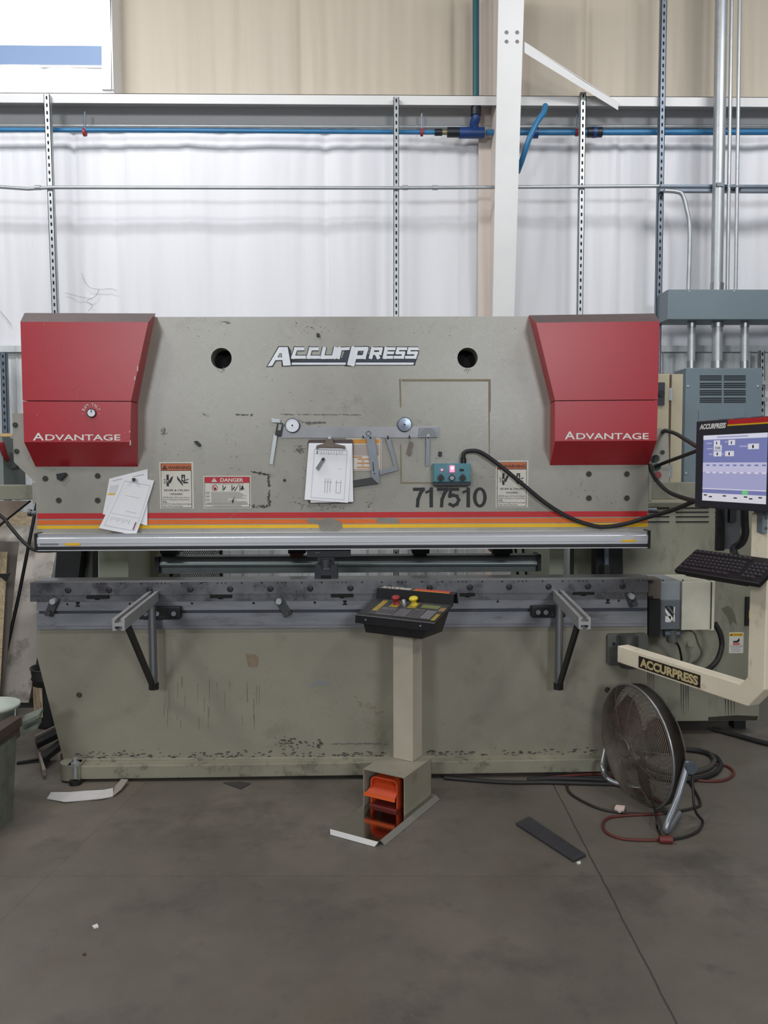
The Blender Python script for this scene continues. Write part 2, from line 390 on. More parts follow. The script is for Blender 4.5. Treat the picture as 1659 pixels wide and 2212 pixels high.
# window with blown-out daylight
day = M('daylight_pane', C(255, 255, 255), 0.4, emit=(0.93, 0.97, 1, 1), estr=3.0)
winf = M('window_frame_paint', C(128, 152, 188), 0.5)
wl = -6.0
o = MB(); o.box((wl, YW + 0.16, WZ0), (WX1, YW + 0.2, ZT), winf)
o.box((wl, YW, WZ0), (WX1, YW + .2, WZ0 - 0.02), girtm); o.box((WX1, YW, WZ0), (WX1 + 0.02, YW + .2, ZT), girtm)
wf = struct(o.build('window_1'))
z110 = P(100, 110, YW + 0.1).z
MB().box((wl, YW + 0.12, z110), (WX1, YW + 0.15, ZT), day).build('pane', wf)
MB().box((wl, YW + 0.02, WZ0), (WX1, YW + 0.16, z110), winf).build('window_sill', wf)
jm = MB(); yj = YW - 0.22
jm.prism([P(217, -200, yj), P(240, -200, yj), P(240, 193, yj), P(220, 193, yj)], (0, 0.03, 0), whitesteel)
jm.box((P(238, 0, yj).x, yj, P(238, 193, yj).z), (P(241, 0, yj).x, YW + 0.02, ZT), whitesteel)
jm.build('window_jamb', wf)
# girt
yg = YW - 0.24
g = MB()
za, zb = P(830, 205, yg).z, P(830, 226, yg).z
g.box((-6, yg, zb), (6, yg + 0.004, za), girtm); g.box((-6, yg, za - 0.004), (6, YW, za), girtm)
g.box((-6, YW - 0.03, P(830, 272, YW - .03).z), (6, YW - 0.022, za), girtm)
struct(g.build('trim_1'))
# corrugated liner panel and its cap along the foot of the wall
zc = P(830, 748, YW - 0.05).z
liner = M('white_liner_panel', C(206, 210, 212), 0.45, 0, 0.06, 2, dirt=C(150, 146, 140), damt=0.4, dscale=3, stretch=(3, 1, .5))
l = MB(); prof = []
x = -6.0
while x < 6:
    for dx, dy in ((0, 0), (0.02, 0.025), (0.05, 0.025), (0.07, 0), (0.13, 0), (0.135, 0.006), (0.15, 0.006), (0.155, 0)):
        prof.append((x + dx, YW - 0.04 - dy))
    x += 0.228
vs = [(a, b, 0) for a, b in prof] + [(a, b, zc) for a, b in prof]; n = len(prof)
l.add(vs, [[i, i + 1, n + i + 1, n + i] for i in range(n - 1)], liner)
l.box((-6, YW - 0.034, 0), (6, YW - 0.026, zc), liner)
struct(l.build('wall_back_liner', recalc=False)).name = 'wall_back.001'
struct(MB().box((-6, YW - 0.085, zc), (6, YW - 0.02, P(830, 760, YW - .085).z), liner).build('trim_2'))
# steel column
cm = thing('steel_column', (P(1090, 690, 5.95).x, 5.9, 0), 'white painted tapered steel building column behind the press brake', 'column')
yt, yb = 5.55, 5.93
fl = MB()
topL, topR = P(1079, -120, yt), P(1136, -120, yt); bl_, br_ = P(1064, 700, yb), P(1110, 700, yb)
fl.hexa([bl_, br_, topR, topL], [p + V((0, 0.016, 0)) for p in (bl_, br_, topR, topL)], whitesteel)
fx0, fx1 = bl_.x, br_.x
fl.box((fx0, yb, 0), (fx1, yb + 0.016, bl_.z), whitesteel)
fl.build('front_flange', cm)
rf = MB(); xr0 = P(1034, 300, YW - 0.06).x; xr1 = xr0 + 0.19
rf.box((xr0, YW - 0.06, 0), (xr1, YW - 0.044, ZT), pinkwhite); rf.build('rear_flange', cm)
wb = MB(); xm = (xr0 + xr1) / 2
zb0 = bl_.z; xt = (topL.x + topR.x) / 2 ; xf = (fx0 + fx1) / 2
wb.hexa([(xf - .004, yb + .016, 0), (xf + .004, yb + .016, 0), (xf + .004, yb + .016, zb0), (xf - .004, yb + .016, zb0)], [(xm - .004, YW - .06, 0), (xm + .004, YW - .06, 0), (xm + .004, YW - .06, zb0), (xm - .004, YW - .06, zb0)], pinkwhite)
wb.hexa([(xf - .004, yb + .016, zb0), (xf + .004, yb + .016, zb0), (xt + .004, yt + .016, topL.z), (xt - .004, yt + .016, topL.z)], [(xm - .004, YW - .06, zb0), (xm + .004, YW - .06, zb0), (xm + .004, YW - .06, topL.z), (xm - .004, YW - .06, topL.z)], pinkwhite)
wb.build('web', cm)
for px, py in ((1094, 70), (1117, 70), (1094, 90), (1117, 90)):
    yy = yt + (yb - yt) * (py + 120) / 820 - 0.002
    MB().cyl(P(px, py, yy - 0.008), P(px, py, yy + 0.01), 0.013, M('bolt_grey', C(150, 148, 145), 0.5, 0.3), 12).build('bolt', cm)
br = MB()
a, b = P(1133, 104, 5.66), P(1334, 232, 5.94)
br.hexa([P(1133, 92, 5.66), P(1336, 222, 5.93), P(1335, 238, 5.93), P(1133, 114, 5.66)], [P(1133, 92, 5.640), P(1336, 222, 5.942), P(1335, 238, 5.942), P(1133, 114, 5.640)], whitesteel)
br.hexa([P(1133, 90, 5.66), P(1336, 221, 5.93), P(1336, 223, 5.93), P(1133, 93, 5.66)], [P(1133, 90, 5.72), P(1336, 221, 5.97), P(1336, 223, 5.97), P(1133, 93, 5.72)], whitesteel)
tag(br.build('diagonal_brace'), 'white angle iron brace running down from the steel column to the girt', 'brace')

# ------------------------------------------------------------------ wall services
def strut(pt, pb, Y, w, label, mat=zinc, slots=True, group='slotted strut channels on the wall', z_floor=False):
    a, b = P(pt[0], pt[1], Y), P(pb[0], pb[1], Y)
    if z_floor: b = a + (b - a) * (a.z / (a.z - b.z)); b.z = 0.0
    u = V((w, 0, 0)); m = MB()
    t = 0.004
    m.prism([a, a + u, b + u, b], (0, t, 0), mat)
    m.prism([a, a + V((t, 0, 0)), b + V((t, 0, 0)), b], (0, 0.04, 0), mat)
    m.prism([a + u - V((t, 0, 0)), a + u, b + u, b + u - V((t, 0, 0))], (0, 0.04, 0), mat)
    if slots:
        L_ = (a - b).length; k = int(L_ / 0.052); s = m
        for i in range(min(k, 64)):
            c = a + (b - a) * ((i + 0.5) / k) + V((w / 2, -0.001, 0))
            pts = []
            for q in range(10):
                t_ = 2 * math.pi * q / 10; pts.append(c + V((0.0065 * math.cos(t_), 0, 0.008 * math.sin(t_) + (0.006 if math.sin(t_) > 0 else -0.006))))
            s.prism(pts, (0, 0.002, 0), dark)
    return tag(m.build('strut_channel'), label, 'strut channel', group)
ys = YW - 0.285
strut((94, 203), (113, 700), ys, 0.041, 'slotted galvanised strut channel on the wall above the left red cover', z_floor=True)
strut((850, 209), (850, 700), ys, 0.041, 'slotted galvanised strut channel on the wall left of the steel column', z_floor=True)
strut((1254, 199), (1247, 700), ys, 0.041, 'slotted galvanised strut channel on the wall right of the steel column', z_floor=True)
r = strut((1430, -60), (1417, 700), ys, 0.041, 'tall dull slotted strut channel at the left end of the horizontal strut', zincd, z_floor=True)
strut((0, 762), (8, 1050), YW - 0.2, 0.041, 'short slotted strut channel at left edge beside the grey side plate', zincd, z_floor=True)
strut((1642, 757), (1642, 900), YW - 0.2, 0.036, 'galvanised strut post at the right edge behind the transformer', zinc, slots=True, z_floor=True)
h = MB(); yh = ys - 0.045
a = P(1427, 398, yh); b = P(1900, 398, yh); zl = P(1427, 413, yh).z
h.box((a.x, yh, zl), (b.x, yh + 0.041, a.z), zincd)
h.box((a.x, yh - .001, zl + .018), (b.x, yh, zl + .034), M('strut_shadow_slot', C(52, 60, 72), 0.6))
tag(h.build('strut_rail'), 'horizontal dark strut rail carrying the vertical conduits at right', 'strut channel')
def pipe(pts, r, mat, label, name='conduit', cat='conduit', group=None, seg=12, smooth=False):
    p = PL(pts) if not smooth else cr(PL(pts))
    return tag(MB().tube(p, r, mat, seg).build(name), label, cat, group)
c1 = pipe([(-900, 400, ys - .012), (-300, 401, ys - .012), (0, 404, ys - .012), (60, 408, ys - .012), (110, 405, ys - .012), (860, 406, ys - .012), (1432, 402, ys - .012)], 0.0125, zinc, 'thin horizontal steel conduit across the wall below the blue air pipe')
for px in (165 // 2, 875, 940):
    MB().cyl(P(px - 6, 405.5, ys - .012), P(px + 6, 405.5, ys - .012), 0.017, zinc, 10).build('coupling', c1)
pipe([(-900, 268, YW - .05), (830, 274, YW - .05), (2500, 271, YW - .05)], 0.011, zinc, 'thin grey conduit running just above the blue air pipe')
# blue compressed air line
yp = YW - 0.15
air = thing('air_pipe', P(500, 282, yp), 'blue compressed air pipe running along the wall under the girt', 'pipe')
MB().tube(PL([(-900, 277, yp), (400, 282, yp), (945, 286, yp)]), 0.016, bluepipe, 12).build('pipe_run', air)
MB().tube(PL([(1050, 286, yp), (1260, 286, yp), (2500, 284, yp)]), 0.021, bluepipe, 12).build('pipe_run', air)
def nut(px0, px1, py, r, mat, nm): MB().cyl(P(px0, py, yp), P(px1, py, yp), r, mat, 14).build(nm, air)
nut(939, 955, 286, 0.025, blackfit, 'coupling'); nut(955, 966, 286, 0.019, M('brass_nipple', C(150, 140, 110), 0.4, 0.6), 'nipple')
nut(966, 992, 286, 0.036, blackfit, 'coupling'); nut(992, 1046, 287, 0.040, bluefit, 'tee_fitting')
nut(1268, 1300, 286, 0.036, blackfit, 'coupling'); nut(1280, 1288, 286, 0.039, bluefit, 'coupling_ring')
nut(1146, 1162, 287, 0.040, bluefit, 'saddle')
MB().tube(cr(PL([(1026, 284, yp), (1024, 268, yp - .02), (1028, 255, yp - .04), (1028, 232, yp - .05)])), 0.034, bluefit, 12).build('elbow', air)
MB().cyl(P(1028, 250, yp - .05), P(1028, 231, yp - .05), 0.038, blackfit, 14).build('coupling', air)
pipe([(1028, -150, yp - .05), (1028, 234, yp - .05)], 0.024, tealpipe, 'vertical teal drop pipe left of the steel column', 'air_pipe', 'pipe')
o = pipe([(1178, 228, yp - .20), (1174, 244, yp - .24), (1160, 264, yp - .27), (1143, 300, yp - .28), (1128, 345, yp - .22), (1118, 372, yp - .14)], 0.020, bluepipe, 'blue hose drooping down behind the white column', 'air_hose', 'hose', smooth=True)
for px, lab in ((183, 'pipe hanger rod with red clip nearest the left strut channel'), (911, 'pipe hanger rod with red clip left of the black coupling'), (1246, 'pipe hanger rod with red clip right of the steel column')):
    hg = MB(); hg.cyl(P(px, 238, yp - .01), P(px, 278, yp - .01), 0.007, zincd, 8)
    ho = tag(hg.build('pipe_hanger'), lab, 'pipe hanger', 'pipe hangers on the air line')
    MB().cyl(P(px - 3, 286, yp), P(px + 3, 286, yp), 0.028, redclip, 12).build('clip', ho)
# vertical conduits at right
yc = ys - 0.085
def vconduit(x0, x1, y1, r, lab):
    return pipe([(x0, -150, yc), (x1, y1, yc)], r, zinc, lab)
big = vconduit(1561, 1548, 632, 0.042, 'large galvanised conduit rising from the grey wireway')
MB().cyl(P(1549, 612, yc), P(1548, 632, yc), 0.047, chrome, 16).build('coupling', big)
for p0, p1, lab in ((1583, 1571, 'thin conduit just right of the large galvanised conduit'), (1600, 1589, 'thin conduit farthest right above the wireway')):
    cc = vconduit(p0, p1, 632, 0.013, lab)
    MB().box(P(p0 - 8, 400, yc - .014), P(p0 + 2, 408, yc + .03), zincd).build('strap', cc)
MB().box(P(1549, 394, yc - .05), P(1560, 404, yc - .03), zincd).build('strap', big)
pipe([(1435, 412, ys - .06), (1460, 414, ys - .06), (1474, 421, ys - .06), (1483, 450, ys - .06), (1490, 500, ys - .06), (1487, 632, ys - .06)], 0.0155, zinc, 'bent conduit curving from the strut rail down into the wireway', smooth=True)
# wireway
yw_ = 5.72
ww = MB(); ww.box(P(1443, 625, yw_), V((P(1800, 692, yw_).x, YW - 0.245, P(1443, 690, yw_).z)), gpanel)
wo = tag(ww.build('wireway', bevel=0.004), 'long grey sheet metal wireway box high on the wall at right', 'wireway')
for px in (1489, 1586): MB().cyl(P(px, 629, yw_ - .004), P(px, 629, yw_ + .002), 0.007, zinc, 8).build('screw', wo)
for px, r, lab in ((1494, 0.027, 'left short conduit between the wireway and transformer'), (1550, 0.037, 'thick middle conduit between the wireway and transformer'), (1609, 0.027, 'right short conduit between the wireway and transformer')):
    Y = 5.83; q = MB(); q.cyl(P(px, 689, Y), P(px - 1, 797, Y), r, zinc, 16)
    qo = tag(q.build('conduit'), lab, 'conduit', 'short conduits into the transformer')
    MB().cyl(P(px, 694, Y), P(px, 707, Y), r * 1.14, chrome, 16).build('coupling', qo)
    MB().cyl(P(px - 1, 780, Y), P(px - 1, 796, Y), r * 1.14, chrome, 16).build('coupling', qo)
tr = thing('transformer', P(1560, 1042, 5.85), 'grey louvred transformer cabinet mounted on the wall behind the monitor', 'transformer')
t = MB(); a, b = P(1482, 795, 5.72), P(1641, 1060, 5.72); t.box(a, (b.x, YW - 0.245, P(1482, 1060, 5.72).z), gpanel); t.build('case', tr, bevel=0.004)
for col_ in ((1512, 1559), (1564, 1611)):
    for row in (811, 827, 843, 859):
        lv = MB()
        for k in range(3): lv.rect(col_[0], row + k * 4.2, col_[1], row + k * 4.2 + 1.8, 5.716, 0.006, dark)
        lv.build('louvre', tr)
MB().rect(1508, 886, 1608, 1040, 5.712, 0.006, gpanel).build('access_panel', tr, bevel=0.001)
for px, py in ((1486, 834), (1637, 834), (1482, 1022)): MB().cyl(P(px, py, 5.712), P(px, py, 5.722), 0.008, zinc, 6).build('screw', tr)
MB().cyl(P(1450, 836, 5.9), P(1472, 836, 5.9), 0.035, zinc, 14).build('conduit_stub', tr)
pn = MB(); pn.rect(1600, 755, 1640, 760, YW - .21, .02, zinc)
for yy in (822, 858):
    s = tag(MB().rect(1640, yy, 1680, yy + 9, YW - 0.23, 0.03, zinc).build('strut_clamp'), 'bright strut clamp %s at the right edge' % ('above another' if yy == 822 else 'below another'), 'clamp', 'strut clamps at right')
# ================================================================== PRESS BRAKE
pbz = thing('press_brake', (P(740, 1600, YB).x, YB + 0.3, 0), 'large grey green press brake with red covers and striped ram', 'press brake')
def bm_plate_with_holes(outline, holes, Y, th, mat, name, parent):
    bm = bmesh.new(); edges = []
    for loop in [outline] + holes:
        vs = [bm.verts.new((p.x, Y, p.z)) for p in loop]
        edges += [bm.edges.new((vs[i], vs[(i + 1) % len(vs)])) for i in range(len(vs))]
    bmesh.ops.triangle_fill(bm, use_beauty=True, edges=edges)
    r = bmesh.ops.extrude_face_region(bm, geom=list(bm.faces))
    bmesh.ops.translate(bm, verts=[e for e in r['geom'] if isinstance(e, bmesh.types.BMVert)], vec=(0, th, 0))
    m = MB(); bm.verts.index_update()
    m.add([v.co.copy() for v in bm.verts], [[v.index for v in f.verts] for f in bm.faces], mat); bm.free()
    return m.build(name, parent)
def circ(px, py, r, Y, n=36):
    return [P(px + r * math.cos(2 * math.pi * i / n), py + r * math.sin(2 * math.pi * i / n), Y) for i in range(n)]
ram = bm_plate_with_holes(PL([(78, 685), (1400, 683), (1400, 1152), (78, 1156)], YB), [circ(478, 774, 22.5, YB), circ(1010, 773, 22, YB)], YB, 0.10, paint, 'ram', pbz)
holem = M('bore_wall', C(70, 72, 66), 0.5)
for px, py in ((478, 774), (1010, 773)):
    h = MB(); c0 = P(px, py, YB); R_ = 22.3 * YB / FPX
    h.lathe(c0 + V((0, 0.002, 0)), (0, 1, 0), [(R_, 0), (R_, 0.12)], holem, 32)
    h.lathe(c0 + V((0, 0.12, 0)), (0, 1, 0), [(R_, 0), (0.0, 0.0)], dark, 32)
    h.build('bore', ram)
def on(parent, name, fn, bevel=0.0):
    m = MB(); fn(m); return m.build(name, parent, bevel)
e1 = YB - 0.0006; e2 = YB - 0.0012; e3 = YB - 0.0018; e4 = YB - 0.0024
worn = M('worn_bare_patch', C(132, 128, 118), 0.5, 0, 0.15, 15)
def stripe(y0l, y1l, y0r, y1r, m, name):
    on(ram, name, lambda q: q.pp([(80, y0l), (1399, y0r), (1399, y1r), (80, y1l)], e1, 0.0008, m))
stripe(1109, 1121, 1104, 1116, redstripe, 'red_stripe'); stripe(1124, 1133.5, 1118.5, 1128, orgstripe, 'orange_stripe'); stripe(1135.5, 1142.5, 1130, 1138, yelstripe, 'yellow_stripe')
WP = [0]
def wpatch(pts):
    WP[0] += 1; on(ram, 'worn_patch', lambda q: q.pp(pts, e3 - .0003 * WP[0], 0.0006, worn))
if True:
    wpatch([(688, 1133), (694, 1124), (705, 1120), (722, 1122), (737, 1127), (740, 1140), (730, 1147), (712, 1150), (692, 1146)])
    wpatch([(812, 1122), (820, 1119), (858, 1121), (864, 1129), (850, 1130), (815, 1129)])
    wpatch([(660, 1124), (674, 1121), (700, 1126), (690, 1132), (668, 1129)])

# logo
silver = M('silver_foil', C(206, 208, 212), 0.4, 0.3, 0.06, 30); navy = M('navy_logo', C(44, 54, 74), 0.5)
def to_logo(x, y, Y): return P(560 + x / 4.366, 720 + y / 4.366, Y)
LS = [([(425, 146), (345, 146), (318, 225), (440, 225)], 30), ([(562, 146), (485, 146), (462, 225), (575, 225)], 30),
      ([(615, 130), (595, 225), (690, 225)], 34), ([(725, 130), (700, 241)], 40), ([(765, 130), (738, 241)], 40), ([(765, 148), (850, 143)], 28),
      ([(905, 130), (862, 305)], 70), ([(900, 147), (1010, 147), (988, 224), (890, 224)], 36), ([(1075, 130), (1048, 241)], 34),
      ([(1075, 146), (1150, 146), (1140, 190), (1070, 190)], 28), ([(1105, 190), (1128, 241)], 34), ([(1200, 130), (1178, 241)], 34), ([(1200, 145), (1285, 145)], 28),
      ([(1192, 184), (1270, 184)], 26), ([(1180, 226), (1262, 226)], 28), ([(1395, 145), (1310, 145), (1300, 184), (1362, 184), (1352, 226), (1268, 226)], 27),
      ([(1503, 145), (1418, 145), (1408, 184), (1482, 184), (1468, 226), (1375, 226)], 27)]
def logo(q):
    A = [(78, 312), (186, 130), (268, 130), (298, 302), (226, 306), (218, 252), (152, 254), (122, 306)]
    q.prism([to_logo(x, y, e1) for x, y in [(64, 320), (180, 121), (276, 121), (300, 165), (310, 310), (212, 316), (208, 262), (160, 264), (128, 318)]], (0, .0005, 0), ink)
    q.prism([to_logo(x, y, e1) for x, y in [(292, 310), (300, 232), (780, 232), (810, 150), (1060, 200), (1500, 165), (1497, 195), (1468, 304), (905, 304), (895, 312), (810, 312), (800, 304)]], (0, .0005, 0), ink)
    q.prism([to_logo(x, y, e2) for x, y in [(305, 268), (450, 240), (780, 240), (815, 160), (1060, 205), (1488, 190), (1464, 272)]], (0, .0005, 0), navy)
    for pts, wd_ in LS: q.stroke(pts, wd_ + 15, ink, to_logo, e2 - 0.0002)
    for pts, wd_ in LS: q.stroke(pts, wd_, silver, to_logo, e3 - 0.0002)
    q.prism([to_logo(x, y, e3) for x, y in A], (0, .0005, 0), silver)
    q.prism([to_logo(x, y, e3 - .0004) for x, y in [(172, 226), (192, 188), (212, 188), (214, 226)]], (0, .0003, 0), ink)
    q.prism([to_logo(x, y, e3 - .0006) for x, y in [(180, 222), (195, 194), (206, 194), (207, 222)]], (0, .0003, 0), paint)
    for x0, x1, y0, y1 in ((356, 432, 162, 212), (494, 566, 162, 212)): pass
    q.prism([to_logo(x, y, e3) for x, y in [(308, 276), (818, 276), (812, 297), (306, 297)]], (0, .0005, 0), silver)
    q.prism([to_logo(x, y, e3) for x, y in [(912, 276), (1460, 276), (1454, 297), (906, 297)]], (0, .0005, 0), silver)
on(ram, 'logo', logo)
def number(q):
    to3 = lambda x, y, Y: P(x, y, Y)
    S7 = lambda x: ([(x, 1057), (x + 22, 1057), (x + 16, 1066), (x + 11, 1079), (x + 9.5, 1096)], 7.2)
    S1 = lambda x: [([(x + 12.5, 1053), (x + 12.5, 1096)], 7.8), ([(x + 9, 1060), (x, 1064.5)], 5.2)]
    for pts, w_ in [S7(892)] + S1(919) + [S7(944)] + [([(992, 1057), (974, 1057), (971.5, 1072), (979, 1070), (987, 1072), (991, 1080), (987, 1089), (979, 1092.5), (969, 1088)], 6.8)] + S1(999):
        q.stroke(pts, w_, ink, to3, e1)
    n = 28; cx, cy = 1036.5, 1074.5
    el = lambda a, b: [(cx + a * math.cos(2 * math.pi * i / n), cy + b * math.sin(2 * math.pi * i / n)) for i in range(n)]
    o_, i_ = el(15, 22), el(7.2, 15.5)
    for i in range(n): q.add([P(x, y, e1) for x, y in (o_[i], o_[(i + 1) % n], i_[(i + 1) % n], i_[i])], [[0, 1, 2, 3]], ink)
on(ram, 'machine_number', number)
# mark left by old tape
tapem = M('tape_residue', C(132, 120, 98), 0.6, 0, 0.1, 20); tarm = M('dark_glue_residue', C(66, 62, 58), 0.7, 0, 0.3, 60)
def tape1(q):
    q.pp([(868, 819), (1060, 819), (1060, 824), (868, 824)], e1, .0004, tapem); q.pp([(1055, 824), (1060, 824), (1060, 890), (1055, 890)], e1, .0004, tapem)
    q.pp([(1055, 890), (1058, 890), (1058, 990), (1056, 990)], e1, .0004, tapem)
    q.pp([(862, 819), (866, 819), (867, 880), (864, 880)], e1, .0004, tapem); q.pp([(864, 960), (867, 960), (868, 1045), (865, 1045)], e1, .0004, tapem); q.pp([(866, 1041), (935, 1042), (935, 1045), (866, 1045)], e1, .0004, tapem)
on(ram, 'tape_mark', tape1)
def blobs(q, path, n, spread, smin, smax, m, seed, Y=None, lean=1.0):
    rnd = random.Random(seed); path = [V((p[0], p[1])) for p in path]
    segs = [(path[i], path[i + 1]) for i in range(len(path) - 1)]
    for k in range(n):
        a_, b_ = rnd.choices(segs, [(y - x).length for x, y in segs])[0]
        c_ = a_.lerp(b_, rnd.random()) + V((rnd.gauss(0, spread), rnd.gauss(0, spread)))
        d_ = (b_ - a_).normalized(); sz = rnd.uniform(smin, smax); n_ = V((-d_.y, d_.x)); pts = []
        for i in range(7):
            t_ = 2 * math.pi * i / 7; r_ = sz * rnd.uniform(.45, 1.1)
            pts.append(c_ + d_ * math.cos(t_) * r_ * lean + n_ * math.sin(t_) * r_)
        q.pp([(p.x, p.y) for p in pts], (Y or e1) - .000012 * (k % 40), .0004, m)
def tape2(q):
    blobs(q, [(543, 1019), (560, 1022), (580, 1025)], 34, .8, .8, 2.0, tarm, 1, lean=1.8)
    blobs(q, [(580, 1025), (581, 1052)], 40, 1.4, .8, 2.2, tarm, 2); blobs(q, [(581, 1060), (582, 1094)], 46, 1.4, .8, 2.2, tarm, 3)
    blobs(q, [(543, 1093), (582, 1093)], 44, 1.2, .8, 2.2, tarm, 4)
on(ram, 'glue_mark', tape2)
scr = M('scratch_grey', C(110, 105, 96), 0.6); smear = M('soft_smear', C(104, 100, 98), 0.6)
def scratches(q):
    blobs(q, [(607, 895), (778, 896)], 90, .4, .5, 1.1, scr, 5, lean=4)
    blobs(q, [(662, 914), (702, 913)], 60, 1.1, .8, 1.7, smear, 6, lean=3); blobs(q, [(640, 906), (670, 918)], 14, 1.5, .6, 1.2, smear, 7, lean=3)
    blobs(q, [(640, 970), (652, 974)], 34, 3, .8, 2.2, smear, 8, lean=2); blobs(q, [(510, 895), (545, 897)], 26, 1, .6, 1.6, tarm, 9, lean=2.5); blobs(q, [(440, 895), (446, 898)], 12, 1.5, .8, 1.8, smear, 10)
    blobs(q, [(352, 925), (354, 938)], 30, 2.5, .9, 2.4, smear, 11); blobs(q, [(790, 1080), (800, 1095)], 14, 2.5, .6, 1.5, tarm, 12); blobs(q, [(880, 965), (890, 980)], 18, 2, .6, 1.8, smear, 13)
    blobs(q, [(480, 694), (500, 698)], 14, 1.5, .6, 1.8, smear, 14, lean=2); blobs(q, [(640, 700), (720, 712)], 16, 6, .4, 1.0, smear, 15, lean=3)
    blobs(q, [(360, 712), (1130, 712)], 50, 6, .3, 1.1, scr, 16, lean=2); blobs(q, [(380, 960), (1060, 1040)], 150, 60, .3, 1.2, scr, 17, lean=2.2); blobs(q, [(560, 870), (900, 890)], 50, 30, .3, 1.0, tapem, 18, lean=3)
    blobs(q, [(470, 799), (486, 800)], 20, 2.5, .6, 1.6, smear, 19); blobs(q, [(1000, 799), (1016, 800)], 20, 2.5, .6, 1.6, tapem, 20); blobs(q, [(640, 1090), (740, 1098)], 40, 5, .5, 1.6, smear, 21, lean=2.5)
    blobs(q, [(330, 1010), (340, 1100)], 20, 6, .3, .9, scr, 22); blobs(q, [(1250, 1060), (1330, 1090)], 30, 12, .4, 1.4, scr, 23, lean=1.5); blobs(q, [(500, 1115), (505, 1112)], 10, 3, .6, 1.6, tapem, 24)
on(ram, 'scratch_mark', scratches)['kind'] = 'stuff'
# signs
def sign_warning(x0, y0, x1, y1, lab):
    fx = lambda u: x0 + (x1 - x0) * u
    fy = lambda v: y0 + (y1 - y0) * v
    def f(q):
        q.rect(x0, y0, x1, y1, e1, .0006, offwhite)
        q.rect(fx(.04), fy(.03), fx(.95), fy(.985), e2, .0004, ink); q.rect(fx(.055), fy(.19), fx(.935), fy(.975), e3, .0004, offwhite)
        q.rect(fx(.05), fy(.038), fx(.94), fy(.178), e3, .0004, warnorange)
        q.tpx('WARNING', fx(.24), fy(.085), fx(.92), fy(.155), e4, ink, 0.02)
        q.pp([(fx(.07), fy(.16)), (fx(.15), fy(.06)), (fx(.23), fy(.16))], e4, .0003, ink); q.pp([(fx(.145), fy(.09)), (fx(.16), fy(.09)), (fx(.155), fy(.15))], e4 - .0004, .0002, warnorange)
        q.rect(fx(.20), fy(.27), fx(.27), fy(.52), e4, .0003, ink); q.pp([(fx(.215), fy(.39)), (fx(.255), fy(.39)), (fx(.235), fy(.45))], e4 - .0003, .0002, offwhite)
        q.pp([(fx(.27), fy(.41)), (fx(.33), fy(.33)), (fx(.40), fy(.30)), (fx(.36), fy(.40)), (fx(.31), fy(.46)), (fx(.28), fy(.46))], e4, .0003, ink)
        for k in range(3): q.pp([(fx(.12), fy(.36 + .04 * k)), (fx(.18), fy(.38 + .035 * k)), (fx(.18), fy(.392 + .035 * k)), (fx(.12), fy(.375 + .04 * k))], e4, .0003, ink)
        q.rect(fx(.64), fy(.27), fx(.75), fy(.42), e4, .0003, ink); q.pp([(fx(.66), fy(.35)), (fx(.73), fy(.35)), (fx(.695), fy(.405))], e4 - .0003, .0002, offwhite); q.rect(fx(.685), fy(.30), fx(.705), fy(.35), e4 - .0003, .0002, offwhite)
        q.pp([(fx(.51), fy(.29)), (fx(.66), fy(.44)), (fx(.70), fy(.51)), (fx(.67), fy(.50)), (fx(.52), fy(.37))], e4, .0003, ink)
        q.pp([(fx(.66), fy(.43)), (fx(.80), fy(.42)), (fx(.86), fy(.45)), (fx(.72), fy(.46))], e4, .0003, ink); q.pp([(fx(.76), fy(.38)), (fx(.86), fy(.36)), (fx(.86), fy(.375)), (fx(.78), fy(.40))], e4, .0003, ink)
        q.tpx('SEVER & CRUSH', fx(.13), fy(.585), fx(.86), fy(.625), e4, ink, 0.015); q.tpx('HAZARD', fx(.32), fy(.665), fx(.68), fy(.705), e4, ink, 0.015)
        for s_, yy, wd_ in (('NEVER place ANY part of your', .745, .82), ('body in the point of operation', .79, .80), ('area.', .84, .14), ('ALWAYS keep hands and fingers', .885, .86), ('clear while operating.', .93, .6)):
            q.tpx(s_, fx(.08), fy(yy), fx(.08 + wd_), fy(yy + .032), e4, ink, 0.01)
    o = on(ram, 'warning_sign', f); o['label'] = lab
sign_warning(345, 998, 418, 1099, 'orange and white warning sign left of the danger sign')
sign_warning(1071, 995, 1141, 1096, 'orange and white warning sign crossed by the black cable')
